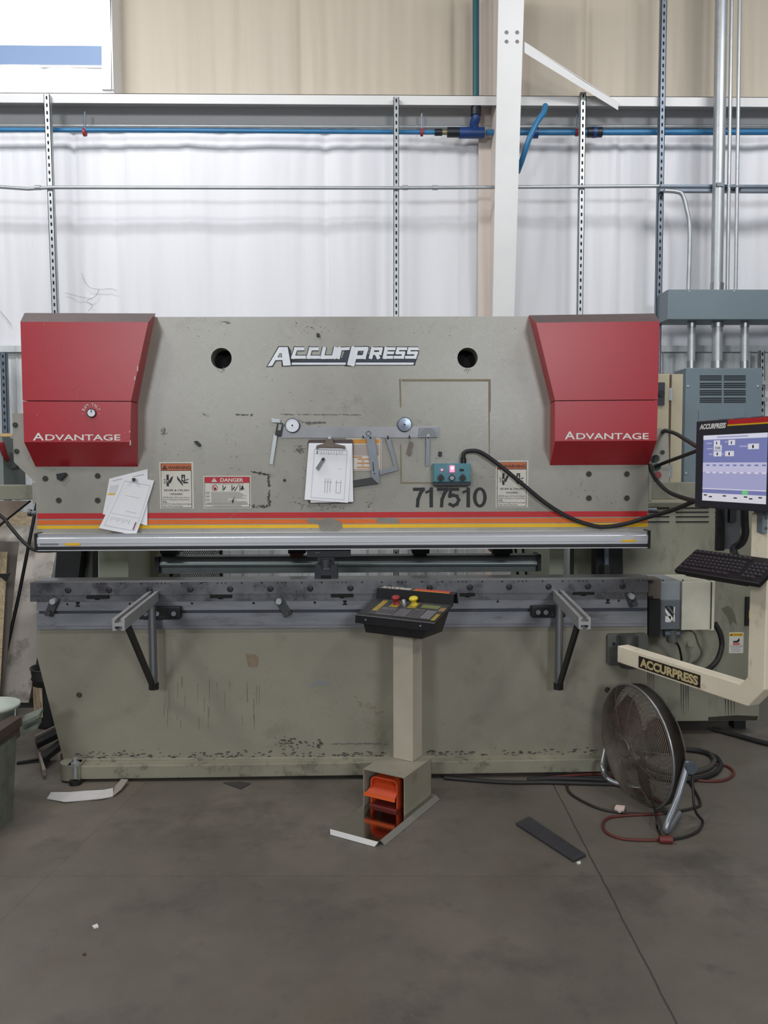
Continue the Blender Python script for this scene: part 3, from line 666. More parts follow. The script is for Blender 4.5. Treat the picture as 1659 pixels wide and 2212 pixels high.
def danger(q):
    x0, y0, x1, y1 = 440, 1028, 542, 1098
    fx = lambda u: x0 + (x1 - x0) * u
    fy = lambda v: y0 + (y1 - y0) * v
    q.rect(x0, y0, x1, y1, e1, .0006, offwhite); q.rect(fx(.02), fy(.03), fx(.98), fy(.97), e2, .0004, ink); q.rect(fx(.03), fy(.22), fx(.97), fy(.88), e3, .0004, offwhite)
    q.rect(fx(.03), fy(.89), fx(.97), fy(.955), e3, .0004, offwhite)
    q.rect(fx(.025), fy(.035), fx(.975), fy(.21), e3, .0004, dangred)
    q.tpx('DANGER', fx(.35), fy(.07), fx(.84), fy(.185), e4, offwhite, 0.03); q.pp([(fx(.16), fy(.185)), (fx(.22), fy(.055)), (fx(.285), fy(.185))], e4, .0003, offwhite); q.pp([(fx(.215), fy(.09)), (fx(.23), fy(.09)), (fx(.222), fy(.17))], e4 - .0003, .0002, dangred)
    q.tpx('TO PREVENT SERIOUS BODILY INJURY', fx(.14), fy(.235), fx(.86), fy(.265), e4, ink, .012)
    n = 20; cx, cy = fx(.235), fy(.37)
    ring = lambda r: [(cx + r * math.cos(2 * math.pi * i / n), cy + r * math.sin(2 * math.pi * i / n)) for i in range(n)]
    a, b = ring(6.4), ring(5.0)
    for i in range(n): q.pp([a[i], a[(i + 1) % n], b[(i + 1) % n], b[i]], e4, .0003, dangred)
    q.pp([(cx - 4.6, cy - 3.6), (cx - 3.6, cy - 4.6), (cx + 4.6, cy + 3.6), (cx + 3.6, cy + 4.6)], e4, .0003, dangred); q.rect(cx - 2, cy - 1, cx + 2.4, cy + 4, e4, .0002, ink)
    for u in (.40, .59, .76): q.rect(fx(u), fy(.29), fx(u + .018), fy(.46), e4, .0003, ink); q.pp([(fx(u + .02), fy(.40)), (fx(u + .06), fy(.32)), (fx(u + .075), fy(.33)), (fx(u + .04), fy(.44))], e4, .0003, ink)
    q.pp([(fx(.80), fy(.30)), (fx(.83), fy(.30)), (fx(.87), fy(.46)), (fx(.84), fy(.40)), (fx(.80), fy(.46))], e4, .0003, ink)
    rnd = random.Random(5)
    for k in range(9):
        yy = .50 + .036 * k; q.rect(fx(.16), fy(yy), fx(rnd.uniform(.5, .93)), fy(yy + .012), e4, .0003, greyink)
        if k % 3 != 2: q.rect(fx(.045), fy(yy), fx(.125), fy(yy + .015), e4, .0003, greyink)
    for k in range(3): q.rect(fx(.06), fy(.82 + .02 * k), fx(.93), fy(.828 + .02 * k), e4, .0003, greyink)
    q.rect(fx(.2), fy(.915), fx(.8), fy(.93), e4, .0003, greyink)
    for pts in ([(506, 1060), (514, 1048), (517, 1040), (515, 1048), (508, 1061)], [(504, 1088), (500, 1083), (508, 1072), (505, 1079)]): q.pp(pts, e4 - .0003, .0002, ink)
on(ram, 'danger_sign', danger)
# light rail along the lower edge of the ram
yr = YB - 0.07
rail = MB()
zt0, zt1 = P(740, 1150.5, yr).z, P(740, 1187, yr).z
xa, xb = P(78, 1170, yr).x, P(1401, 1165, yr).x
pr = [(0, 0), (0.010, -0.004), (0.012, -0.012), (0.006, -0.016), (0, -0.022), (0, -0.048), (0.004, -0.050), (0.004, -0.062), (0.006, -0.064), (0.006, -0.078), (0.0, -0.080), (0, zt1 - zt0)]
pts = [(yr + a, zt0 + b) for a, b in pr] + [(YB, zt1), (YB, zt0)]
rail.hexa([(xa, a, b) for a, b in pts], [(xb, a, b) for a, b in pts], alu)
ro = rail.build('guard_rail', pbz)
dkr = M('black_speckled_strip', C(28, 28, 32), 0.5, 0, 0.6, 160)
on(ro, 'black_strip', lambda q: q.box((xa, yr + 0.001, zt0 - 0.064), (xb, yr + 0.008, zt0 - 0.0785), dkr))
on(ro, 'yellow_label', lambda q: q.rect(141, 1173, 173, 1178.5, yr - .001, .006, yelstripe)); on(ro, 'yellow_label', lambda q: q.rect(1344, 1166, 1374, 1170.5, yr - .001, .006, yelstripe))
on(ro, 'grey_label', lambda q: q.rect(86, 1174, 125, 1177, yr - .001, .006, greyink))
for p0, p1 in ((74, 79), (1400, 1405)): on(ro, 'end_cap', lambda q: q.box((P(p0, 1150, yr).x, yr - .004, zt0 + .003), (P(p1, 1150, yr).x, YB, zt1 - .003), blackm))
# red cylinder covers
def cover(fr, bk, split_f, split_b, lab):
    # fr / bk : front and rear outlines: TL, TR, BR, BL ; split: (left, right)
    yf = YB - 0.145
    F = lambda p: P(p[0], p[1], yf)
    K = lambda p: P(p[0], p[1], YB - 0.001)
    u = MB()
    fTL, fTR, fBR, fBL = [F(p) for p in fr]; bTL, bTR, bBR, bBL = [K(p) for p in bk]
    fsL, fsR = [F(p) for p in split_f]; bsL, bsR = [K(p) for p in split_b]
    u.add([fTL, fTR, fsR, fsL], [[0, 1, 2, 3]], red); u.add([fTL, fTR, bTR, bTL], [[0, 1, 2, 3]], dust)
    u.add([fTR, fsR, bsR, bTR], [[0, 1, 2, 3]], red); u.add([fTL, fsL, bsL, bTL], [[0, 1, 2, 3]], red)
    u.add([bTL, bTR, bsR, bsL], [[0, 1, 2, 3]], red)
    uo = u.build('upper_cover', pbz); 
    g = V((0, 0.0012, -0.0035)); l = MB()
    a, b, c_, d_ = fsL + g, fsR + g, bsR + V((0, 0, -.0035)), bsL + V((0, 0, -.0035))
    l.add([a, b, fBR, fBL], [[0, 1, 2, 3]], red); l.add([fBL, fBR, bBR, bBL], [[0, 1, 2, 3]], red)
    l.add([b, fBR, bBR, c_], [[0, 1, 2, 3]], red); l.add([a, fBL, bBL, d_], [[0, 1, 2, 3]], red); l.add([d_, c_, bBR, bBL], [[0, 1, 2, 3]], red); l.add([a, b, c_, d_], [[0, 1, 2, 3]], dark)
    lo = l.build('lower_cover', pbz)
    return uo, lo
uo1, lo1 = cover([(44, 695), (320, 696), (281, 955), (52, 955)], [(53, 676), (336, 677), (298, 1008), (77, 1008)], [(49, 865), (283, 866)], [(70, 868), (298, 870)], '')
# widen the upper right rear corner to its flared outline
uo2, lo2 = cover([(1158, 697), (1425, 694), (1419, 952), (1199, 953)], [(1142, 681), (1414, 677), (1401, 1004), (1188, 1005)], [(1199, 865), (1421, 863)], [(1189, 870), (1404, 867)], '')
yf = YB - 0.1465
def adv(q, x0, x1, x2, yt_, yb_, ys_):
    q.tpx('A', x0, yt_, x1, yb_, yf, white, .012); q.tpx('DVANTAGE', x1 + 3, ys_, x2, yb_, yf, white, .012)
on(lo1, 'lettering', lambda q: adv(q, 71, 95, 260, 935, 951.5, 938.5)); on(lo2, 'lettering', lambda q: adv(q, 1220, 1242, 1401, 932, 949, 935.5))
kb = MB(); kb.cyl(P(197, 892, yf - .012), P(197, 892, yf + .004), 0.021, black, 24); kb.cyl(P(197, 892, yf - .018), P(197, 892, yf - .01), 0.017, brightlens, 24)
kb.rect(195.5, 884, 198, 891, yf - .0195, .002, greyink); kb.build('tilt_knob', lo1)
def arc(q):
    for i, ch in enumerate('RAM TILT'):
        if ch == ' ': continue
        t_ = math.radians(200 - i * (220 / 7.0) + 0) ; t_ = math.radians(155 - i * (130 / 7.0))
        cx, cy = 197 + 18 * math.cos(t_), 892 - 18 * math.sin(t_)
        O = P(cx, cy, yf); rr = V((math.sin(t_), 0, -math.cos(t_))) * (0.004 if ch == 'I' else 0.011); uu = V((math.cos(t_), 0, math.sin(t_))) * 0.014
        q.text(ch, O - rr / 2 - uu / 2, rr, uu, offwhite, .004)
    q.rect(178, 893, 180, 894, yf, .0005, offwhite); q.rect(214, 893, 216, 894, yf, .0005, offwhite)
on(lo1, 'knob_lettering', arc)
def chips(q):
    rnd = random.Random(11)
    for x, y, h_ in ((297, 790, 12), (291, 812, 9), (281, 950, 12), (280, 930, 4)): q.pp([(x, y), (x + 1.6, y + 2), (x + 1, y + h_), (x - 1, y + h_)], yf, .0006, offwhite)
    for k in range(14):
        x, y = rnd.uniform(60, 270), rnd.uniform(700, 945); q.pp([(x, y), (x + rnd.uniform(2, 9), y + rnd.uniform(-9, 2)), (x + 1.2, y + .8)], yf, .0004, M('paint_chip_pink', C(210, 120, 120), 0.6))
on(uo1, 'paint_chips', chips)
# bolts on the ram
def sbolt(px, py, Y, r, parent, dk=True):
    q = MB(); c0 = P(px, py, Y)
    q.lathe(c0, (0, -1, 0), [(r, 0.0), (r, 0.002), (r * .92, 0.003), (r * .62, 0.003), (r * .6, -0.001)], M('bolt_ring', C(84, 82, 74), 0.5, 0.3), 18)
    q.lathe(c0, (0, -1, 0), [(r * .6, 0.001), (0, 0.001)], M('bolt_recess', C(38, 37, 34), 0.6), 18)
    q.lathe(c0, (0, -1, 0), [(r * .36, 0.001), (r * .34, 0.004), (0, 0.004)], M('bolt_core', C(98, 94, 86), 0.5, 0.4), 12)
    return q.build('bolt', parent)
for px, py in ((98, 1034), (211, 1028), (127, 1081), (211, 1081), (1272, 1024), (1354, 1024), (1272, 1076), (1354, 1076)): sbolt(px, py, YB - .001, 0.0145, ram)
st = MB(); st.cyl(P(63, 1108, YB + .04), P(79, 1108, YB + .04), 0.012, zincd, 12); st.cyl(P(62, 1108, YB + .04), P(68, 1108, YB + .04), 0.018, steel, 12); st.build('side_stud', pbz)
st = MB(); st.cyl(P(1399, 1101, YB + .04), P(1418, 1101, YB + .04), 0.010, zincd, 12); st.build('side_stud', pbz)
# side plates, light guard arms and frame behind the ram
Yp = YB + 0.11
gp = MB(); gp.pp([(26, 893), (82, 893), (82, 1095), (76, 1042), (30, 998)], Yp, .04, paint); gpo = gp.build('guide_plate', pbz)
for px, py in ((33, 918), (36, 975)): sbolt(px, py, Yp - .001, 0.014, gpo)
gp = MB(); gp.pp([(1380, 925), (1444, 925), (1446, 1040), (1380, 1095)], Yp, .04, paint); gpo = gp.build('guide_plate', pbz)
for px, py in ((1432, 933), (1431, 977)): sbolt(px, py, Yp - .001, 0.012, gpo)
for px, py, m_, nm in ((1417, 990, black, 'button'), (1420, 1008, M('green_button', C(30, 70, 62), 0.5), 'button'), (1421, 1026, M('dull_red_button', C(150, 50, 58), 0.5), 'button')):
    MB().cyl(P(px, py, Yp - .03), P(px, py, Yp), 0.018, m_, 16).build(nm, gpo)
la = MB(); la.rect(-150, 1048, 72, 1080, YB + .06, .08, tankpaint); la.rect(69, 1041, 79, 1087, YB + .04, .1, paint); la.build('guard_arm', pbz, bevel=.004)
la = MB(); la.rect(1405, 1042, 1560, 1079, YB + .08, .08, tankpaint); la.rect(1399, 1033, 1409, 1084, YB + .05, .1, paint); la.build('guard_arm', pbz, bevel=.004)
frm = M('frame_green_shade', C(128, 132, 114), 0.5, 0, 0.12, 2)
for (x0, x1, lab) in ((205, 270, 'left'), (1190, 1222, 'right')):
    q = MB(); Yf = 4.55; a = P(x0, 900, Yf); b = P(x1, 900, Yf); q.box((a.x, Yf, 0), (b.x, 5.8, P(x0, 705, Yf).z), frm); q.build('side_frame', pbz, bevel=.004)
# bracing posts seen through the throat
def thr(name, pxs, Y, th, m): MB().pp(pxs, Y, th, m).build(name, pbz)
thr('frame_post', [(277, 1100), (342, 1100), (342, 1330), (277, 1330)], 5.0, .1, M('brown_green_paint', C(112, 108, 90), 0.55, 0, .12, 3))
thr('frame_post', [(1240, 1120), (1290, 1120), (1290, 1330), (1240, 1330)], 4.75, .1, tankpaint)
thr('slide_post', [(1288, 1120), (1345, 1120), (1345, 1330), (1288, 1330)], 4.45, .1, blackm)
thr('slide_rod', [(1307, 1120), (1315, 1120), (1315, 1235), (1307, 1235)], 4.42, .02, zincd)
thr('slide_block', [(1306, 1222), (1318, 1222), (1318, 1262), (1306, 1262)], 4.36, .06, rubber)
thr('frame_post', [(127, 1130), (183, 1130), (160, 1330), (112, 1330)], 4.6, .12, blackm)
thr('frame_post', [(180, 1130), (200, 1130), (200, 1330), (180, 1330)], 4.7, .1, M('dark_green_steel', C(62, 66, 60), 0.5))
# back gauge
Yg = 4.42
bg = thing('back_gauge', P(750, 1236, Yg), 'long dark back gauge beam seen through the gap below the ram', 'back gauge')
q = MB(); q.rect(342, 1201, 1162, 1214, Yg - .02, .10, M('gauge_dark_steel', C(74, 76, 76), 0.45, 0.3, .15, 10)); q.rect(342, 1222, 1162, 1237, Yg - .01, .08, ygrey); q.build('beam', bg)
q = MB(); q.cyl(P(342, 1219, Yg - .02), P(1162, 1217, Yg - .02), 0.016, M('gauge_light_steel', C(140, 150, 150), 0.35, 0.5), 14); q.build('guide_rod', bg)
for x0, x1, y0, y1 in ((334, 343, 1203, 1238), (1162, 1169, 1198, 1234)): MB().rect(x0, y0, x1, y1, Yg - .05, .14, blackm).build('end_plate', bg)
redw = M('red_white_finger_tip', C(120, 52, 50), 0.5)
for px, w_, m_ in ((345, 40, blackm), (622, 38, redw), (890, 38, blackm), (1064, 44, blackm)):
    q = MB(); q.rect(px, 1186, px + w_, 1196, Yg - .10, .16, blackm); q.rect(px + 4, 1194, px + w_ - 6, 1203, Yg - .08, .1, m_); q.build('gauge_finger', bg, bevel=.003)
# bed
bz = MB()
bed = MB(); bed.pp([(79, 1350), (1398, 1345), (1398, 1640), (140, 1652), (79, 1415)], YB, .09, bedpaint); bed_o = bed.build('bed', pbz)
q = MB(); q.pp([(138, 1640), (1330, 1632), (1330, 1645), (138, 1653)], YB - .008, .09, basepaint); q.pp([(150, 1656), (1312, 1640), (1312, 1667), (150, 1684)], YB - .07, .16, basepaint); q.build('base_rail', pbz, bevel=.003)
q = MB(); c0 = G(152, 1687); zt_ = P(152, 1651, YB - .07).z
q.cyl((c0.x, YB - .03, .012), (c0.x, YB - .03, zt_), .052, basepaint, 20); q.box((c0.x, YB - .082, .012), (c0.x + .06, YB + .05, zt_), basepaint); q.build('foot_block', pbz)
q = MB(); cx = P(164, 1650, YB - .08).x; q.cyl((cx, YB - .09, .03), (cx, YB - .09, zt_ + .04), .012, zinc, 10); q.cyl((cx, YB - .09, zt_), (cx, YB - .09, zt_ + .018), .022, zinc, 6); q.cyl((cx, YB - .09, 0), (cx, YB - .09, .02), .03, blackm, 14); q.build('levelling_bolt', pbz)
q = MB()
for fx_ in (-1.4, -.4, .55, .95): q.box((fx_ - .05, YB - .03, 0), (fx_ + .05, YB + .09, P(800, 1670, YB - .05).z), blackm)
q.build('base_feet', pbz)
for px, py in ((171, 1501), (1312, 1490)): sbolt(px, py, YB - .001, 0.0145, bed_o)
# grime on the bed: runs and a patch
def runs(q):
    rnd = random.Random(8); mm = M('grease_run', C(104, 92, 74), 0.6); mb_ = M('blue_rub', C(130, 136, 146), 0.6)
    for k in range(26):
        x = rnd.uniform(340, 560); y = rnd.uniform(1460, 1560); ln = rnd.uniform(10, 55); q.pp([(x, y), (x + .9, y), (x + .7, y + ln), (x + .2, y + ln)], e1, .0003, mm)
    q.pp([(530, 1412), (552, 1414), (560, 1422), (556, 1441), (536, 1440)], e1, .0003, M('rust_patch', C(134, 118, 96), 0.6, 0, .15, 40)); 
    blobs(q, [(170, 1632), (840, 1630)], 190, 5, .5, 2.0, tarm, 31, lean=3); blobs(q, [(920, 1628), (1290, 1624)], 90, 4, .5, 2.2, tarm, 32, lean=3)
    blobs(q, [(590, 1604), (700, 1612)], 60, 6, .6, 2.4, tarm, 33, lean=2); blobs(q, [(715, 1607), (840, 1606)], 50, .7, .5, 1.4, smear, 34, lean=5); blobs(q, [(200, 1450), (840, 1560)], 130, 45, .3, 1.0, scr, 35, lean=2)
    blobs(q, [(560, 1365), (780, 1362)], 40, 3, .4, 1.4, mb_, 36, lean=3); blobs(q, [(1000, 1500), (1290, 1560)], 40, 40, .3, 1.0, scr, 37, lean=2); blobs(q, [(760, 1512), (830, 1540)], 26, 5, .4, 1.4, tapem, 38, lean=4)
    blobs(q, [(668, 1478), (712, 1474)], 40, 2.5, .8, 2.2, mb_, 39, lean=2)
on(bed_o, 'grease_mark', runs)['kind'] = 'stuff'
# bed steel rails
yl = YB - 0.03
q = MB(); q.pp([(79, 1300), (1398, 1293), (1398, 1313), (79, 1320)], yl, .12, steel2); q.pp([(84, 1318), (1398, 1311), (1398, 1327), (84, 1334)], yl + .018, .1, M('groove_steel', C(70, 74, 84), 0.5, 0.4, .2, 5))
q.pp([(79, 1326), (1398, 1320), (1398, 1346), (79, 1352)], yl, .12, steel2); q.pp([(79, 1351), (1398, 1345), (1398, 1353), (79, 1360)], yl + .006, .1, steel2)
q_lr = q
yd = YB - 0.05
q = MB(); q.pp([(65, 1259), (1400, 1251), (1400, 1280), (65, 1286)], yd, .13, steel); q.pp([(65, 1285), (1398, 1279), (1398, 1294), (65, 1300)], yd + .012, .11, steel); q.pp([(76, 1255), (1398, 1246.5), (1400, 1251), (65, 1259)], yd + .004, .11, M('polished_die_edge', C(150, 148, 148), 0.3, 0.8))
q_dr = q
s = q_dr
for base in range(210, 1390, 130):
    for dx in (0, 9, 17):
        px = base + dx; py = 1262 - (px - 80) / 1320 * 8; s.cyl(P(px, py, yd - .001), P(px, py, yd + .001), .0035, dark, 8)
    for dx in (52, 95): s.cyl(P(base + dx, 1262 - (base + dx - 80) / 1320 * 8, yd - .001), P(base + dx, 1262 - (base + dx - 80) / 1320 * 8, yd + .001), .0045, dark, 8)
dr = q_dr.build('die_rail', pbz)
s = q_lr
for px in (146, 281, 415, 548, 680, 1075, 1336):
    py = 1305 - (px - 146) / 1254 * 8; s.cyl(P(px, py, yl - .001), P(px, py, yl + .001), .0065, dark, 10)
for px, py in ((168, 1300), (745, 1296), (1313, 1293)): s.rect(px - 4, py, px + 4, py + 5, yl - .001, .003, dark); s.rect(px - 2, py + 5, px + 2, py + 8, yl - .001, .003, dark); s.rect(px - 5, py + 8, px + 5, py + 11, yl - .001, .003, dark)
lr = q_lr.build('bed_rail', pbz)
for x0, x1, y0, y1 in ((186, 234, 1287, 1293.5), (453, 500, 1284.5, 1292), (715, 763, 1282.5, 1290), (994, 1026, 1281, 1288), (1238, 1284, 1278.5, 1285)):
    s = MB(); s.rect(x0, y0, x1, y1, yd - .001, .03, dark); s.rect((x0 + x1) / 2 - 5, y1, (x0 + x1) / 2 + 5, y1 + 2.5, yd + .009, .02, dark); s.build('slot', dr)
starm = M('socket_screw', C(78, 78, 82), 0.4, 0.6)
for i, px in enumerate((147, 235, 323, 411, 497, 584, 670, 757, 842, 928, 1015, 1100, 1185, 1270, 1345)):
    py = 1275 - (px - 147) / 1198 * 9; s = MB(); c0 = P(px, py, yd - .001)
    s.lathe(c0, (0, -1, 0), [(.0155, 0), (.0155, .001), (.0, .001)], M('screw_recess', C(34, 34, 38), 0.5), 16)
    for k in range(6):
        t_ = math.pi * k / 3 + .3; s.cyl(c0 + V((.0085 * math.cos(t_), -.0035, .0085 * math.sin(t_))), c0 + V((.0085 * math.cos(t_), .001, .0085 * math.sin(t_))), .0032, starm, 6)
    s.build('screw', dr)
for x0, y0, x1, y1 in ((117, 1298, 106, 1323), (603, 1298, 619, 1324), (1362, 1287, 1368, 1303)):
    s = MB(); a, b = P(x0, y0, yl - .02), P(x1, y1, yl - .02); d = (b - a); d.y = 0; n_ = V((-d.z, 0, d.x)).normalized() * .02; e = d.normalized() * .018
    s.prism([a - e + n_, b + e + n_, b + e - n_, a - e - n_], (0, .02, 0), M('clamp_grey_steel', C(72, 72, 74), 0.5, .4))
    co = s.build('bed_clamp', pbz, bevel=.003)
    for p_ in (a, b): MB().cyl(p_ - V((0, .025, 0)), p_, .015, zinc if p_ is a else starm, 8).build('clamp_bolt', co)
# end plate of the die rail, at right
q = MB(); q.rect(1400, 1251, 1428, 1293, YB + .02, .1, M('end_bracket', C(104, 98, 90), 0.5, .2, .15, 9)); q.rect(1401, 1254, 1411, 1259, YB + .012, .02, blackm); q.rect(1401, 1288, 1411, 1293, YB + .012, .02, blackm); q.build('end_bracket', pbz)
q = MB(); q.rect(1402, 1292, 1426, 1375, YB + .06, .1, blackm); q.build('end_post', pbz)
# tooling in the middle of the bed
slate = M('slate_tool_steel', C(58, 60, 66), 0.42, 0.5, 0.12, 8)
pu = thing('punch_tool', P(710, 1205, YB), 'short dark punch block clamped under the ram above the die', 'tool')
q = MB(); q.rect(663, 1187, 757, 1204, YB - .02, .08, M('black_tool_clamp', C(34, 36, 42), 0.5, 0, .1, 8)); q.tpx('W', 681, 1192, 691, 1196, YB - .021, greyink, .01); q.build('clamp_block', pu, bevel=.002)
q = MB(); q.rect(686, 1203, 722, 1216, YB - .01, .06, slate); q.cyl(P(704, 1208, YB - .02), P(704, 1226, YB - .02), .028, M('worn_punch_steel', C(98, 100, 106), 0.35, .6), 18, .022); q.build('punch', pu)
di = MB(); di.pp([(681, 1219), (693, 1219), (697, 1231), (711, 1231), (715, 1219), (728, 1219), (730, 1254), (679, 1254)], YB - .02, .07, slate); di.rect(693, 1243, 715, 1254, YB - .022, .004, dark)
tag(di.build('die_block', bevel=.0015), 'slate grey die block standing on the bed rail below the punch', 'tool')

# support arms
def support_arm(sx, tip, rear, bracket, rodx, lab):
    a = thing('support_arm', P(rodx, 1485, YB - .08), lab, 'support arm', 'sheet support arms on the bed')
    ytip, yre = 3.22, YB - .05
    T, R_ = P(tip[0], tip[1], ytip), P(rear[0], rear[1], yre)
    R_.z = T.z
    d = (T - R_).normalized(); sd = d.cross(V((0, 0, 1))).normalized(); up = V((0, 0, 1)); wd_ = .049; k = wd_ / 2
    # extrusion outline (slots top and bottom), in sd/up coordinates
    prof = [(-1, 1), (-.35, 1), (-.35, .72), (-.6, .72), (-.6, .3), (.6, .3), (.6, .72), (.35, .72), (.35, 1), (1, 1), (1, -1), (.35, -1), (.35, -.72), (.6, -.72), (.6, -.3), (-.6, -.3), (-.6, -.72), (-.35, -.72), (-.35, -1), (-1, -1)]
    q = MB(); q.hexa([T + sd * x * k + up * z * k for x, z in prof], [R_ + sd * x * k + up * z * k for x, z in prof], alum2); q.build('arm_profile', a)
    x0, y0, x1, y1 = bracket; q = MB(); q.rect(x0, y0, x1, y1, yl - .045, .045, blackm); bo = q.build('bracket', a, bevel=.004)
    for px in (x0 + 14, (x0 + x1) / 2 - 6, x1 - 14): MB().cyl(P(px, (y0 + y1) / 2 + 1, yl - .062), P(px, (y0 + y1) / 2 + 1, yl - .04), .012, starm, 12).build('bolt', bo)
    rt = P(rodx, 1325, YB - .09); rb = V((rt.x, rt.y, P(rodx, 1480, YB - .09).z))
    MB().cyl(rb, V((rt.x, rt.y, T.z)), .020, M('turned_steel_rod', C(150, 152, 158), 0.3, .9), 20).build('rod', a)
    q = MB(); s0 = R_ + d * ((T - R_).length * .80) - up * k; s1 = rb + V((0, -.012, -.004))
    q.rsweep([s0, s1], .012, .036, blackm, up=(0, -1, 0.2)); q.cyl(rb + V((0, 0, -.02)), rb + V((0, 0, .012)), .024, blackm, 14); q.cyl(s0 - up * .02, s0 + up * .004, .016, blackm, 8); q.build('strut', a)
support_arm(1, (256, 1349.5), (332, 1300), (300, 1312, 389, 1338), 329, 'aluminium sheet support arm on the left half of the bed')
support_arm(-1, (1263, 1346.5), (1205, 1295), (1149, 1310, 1222, 1334), 1208, 'aluminium sheet support arm on the right half of the bed')
# ================================================================== THINGS HANGING ON THE RAM
y1_ = YB - 0.006
ru = tag(MB().pp([(607, 922), (947, 921), (946, 945), (607, 946)], y1_, .004, M('steel_ruler', C(140, 140, 142), 0.35, .7, .1, 9)).build('steel_strip'), 'long flat steel strip held to the ram by two round magnets', 'strip')
for px, py, m_, lab in ((632, 919, brightlens, 'round magnet with glare painted white on the left end of the steel strip'), (874, 917, glasslens, 'shiny grey round magnet on the right part of the steel strip')):
    mg = thing('round_magnet', P(px, py, y1_ - .01), lab, 'magnet', 'round magnets on the steel strip'); c0 = P(px, py, y1_)
    q = MB(); q.lathe(c0, (0, -1, 0), [(.036, 0), (.036, .014), (.033, .016), (.033, .014)], M('magnet_rim', C(70, 74, 88), 0.35, .6), 32); q.build('rim', mg)
    q = MB(); q.lathe(c0, (0, -1, 0), [(.034, .013), (0, .0145)], m_, 32); q.cyl(c0 - V((0, .0165, 0)), c0 - V((0, .014, 0)), .004, dark, 10); q.build('face', mg)
ca = thing('caliper', P(590, 1004, y1_), 'digital caliper with black readout hanging at the left end of the strip', 'caliper')
q = MB(); q.pp([(591, 938), (599, 939), (589, 1004), (582, 1002)], y1_ - .012, .006, zinc); q.pp([(600, 905), (606, 906), (602, 925), (597, 925)], y1_ - .012, .006, zinc); q.pp([(586, 903), (604, 906), (603, 911), (594, 913), (587, 912)], y1_ - .014, .008, zinc); q.build('beam', ca)
q = MB(); q.pp([(599, 913), (611, 914), (606, 942), (594, 940)], y1_ - .02, .016, black); q.build('head', ca, bevel=.001)
q = MB(); q.pp([(602, 916), (609, 917), (606, 930), (600, 929)], y1_ - .021, .002, M('lcd_grey', C(150, 156, 150), 0.4)); q.build('display', ca)
# clipboard
cb = thing('clipboard', P(712, 1086, y1_), 'brown clipboard with drawings hanging in the middle of the ram', 'clipboard')
q = MB(); q.pp([(668, 950), (760, 949), (763, 953), (763, 1084), (760, 1087), (668, 1087), (665, 1083), (665, 954)], y1_ - .008, .005, M('brown_hardboard', C(74, 62, 58), 0.5, 0, .1, 12)); q.build('board', cb)
q = MB(); q.pp([(684, 962), (700, 958), (705, 948), (718, 948), (722, 958), (745, 963), (746, 970), (738, 967), (690, 966), (683, 970)], y1_ - .03, .016, M('dull_clip_steel', C(104, 92, 84), 0.4, .6, .1, 20)); q.cyl(P(712, 946, y1_ - .02), P(712, 946, y1_ - .008), .010, zinc, 12); q.build('clip', cb, bevel=.001)
def sheet(pxs, Y, lift, prints, nm, lab, curl=0.012, grp=None, yoff=0.0):
    """paper: bilinear patch with a gentle lift of the free edge, prints in u,v"""
    A, B_, C_, D = PL(pxs, Y); n = 10
    pt = lambda u, v, e=0.0: A.lerp(B_, u).lerp(D.lerp(C_, u), v) - V((0, lift * v * v + curl * v * math.sin(u * 3.1 + 1.0) * .5 + e, 0))
    q = MB(); vs = [pt(i / n, j / n) for j in range(n + 1) for i in range(n + 1)]
    q.add(vs, [[j * (n + 1) + i, j * (n + 1) + i + 1, (j + 1) * (n + 1) + i + 1, (j + 1) * (n + 1) + i] for j in range(n) for i in range(n)], paper, True)
    so = tag(q.build(nm, recalc=False), lab, 'paper', grp)
    if prints:
        q = MB()
        for u0, v0, u1, v1, m_ in prints:
            k = max(1, int(max(abs(u1 - u0), abs(v1 - v0)) * n))
            for i in range(k):
                a0, a1 = i / k, (i + 1) / k
                if abs(u1 - u0) > abs(v1 - v0): ua, ub, va, vb = u0 + (u1 - u0) * a0, u0 + (u1 - u0) * a1, v0, v1
                else: ua, ub, va, vb = u0, u1, v0 + (v1 - v0) * a0, v0 + (v1 - v0) * a1
                q.add([pt(ua, va, .0012), pt(ub, va, .0012), pt(ub, vb, .0012), pt(ua, vb, .0012)], [[0, 1, 2, 3]], m_)
        q.build('drawing', so, recalc=False)
    return so
lg = M('faint_pencil', C(168, 168, 176), 0.7)
def frame_lines(x0, y0, x1, y1, t=.006): return [(x0, y0, x1, y0 + t, lg), (x0, y1, x1, y1 + t, lg), (x0, y0, x0 + t, y1, lg), (x1, y0, x1 + t, y1, lg)]
pr1 = frame_lines(.14, .10, .90, .95) + [(.14, .17, .90, .175, lg)] + [(.30 + .06 * i, .12, .306 + .06 * i, .19 - .015 * (i % 3), greyink) for i in range(9)]
pr1 += [(.44, .60, .447, .85, greyink), (.50, .60, .507, .86, greyink), (.56, .60, .567, .84, greyink), (.42, .66, .60, .664, greyink), (.70, .62, .707, .84, greyink), (.80, .62, .807, .84, greyink), (.68, .66, .82, .664, greyink), (.70, .84, .80, .845, greyink), (.20, .12, .22, .18, ink), (.74, .42, .80, .425, greyink)]
sheet([(668, 957), (761, 958), (763, 1084), (671, 1086)], y1_ - .010, .003, None, 'drawing_sheet', 'under sheet of paper showing at the right edge of the clipboard', .002, 'papers on the clipboard')
sheet([(667, 958), (760, 961), (752, 1086), (658, 1079)], y1_ - .014, .008, pr1, 'drawing_sheet', 'top technical drawing clamped to the clipboard with a grey clip on it', .006, 'papers on the clipboard')
q = MB(); q.pp([(696, 990), (702, 994), (688, 1017), (682, 1011)], y1_ - .026, .006, M('grey_clip', C(120, 122, 126), 0.4, .5)); q.pp([(694, 991), (699, 988), (702, 992), (697, 996)], y1_ - .03, .01, black)
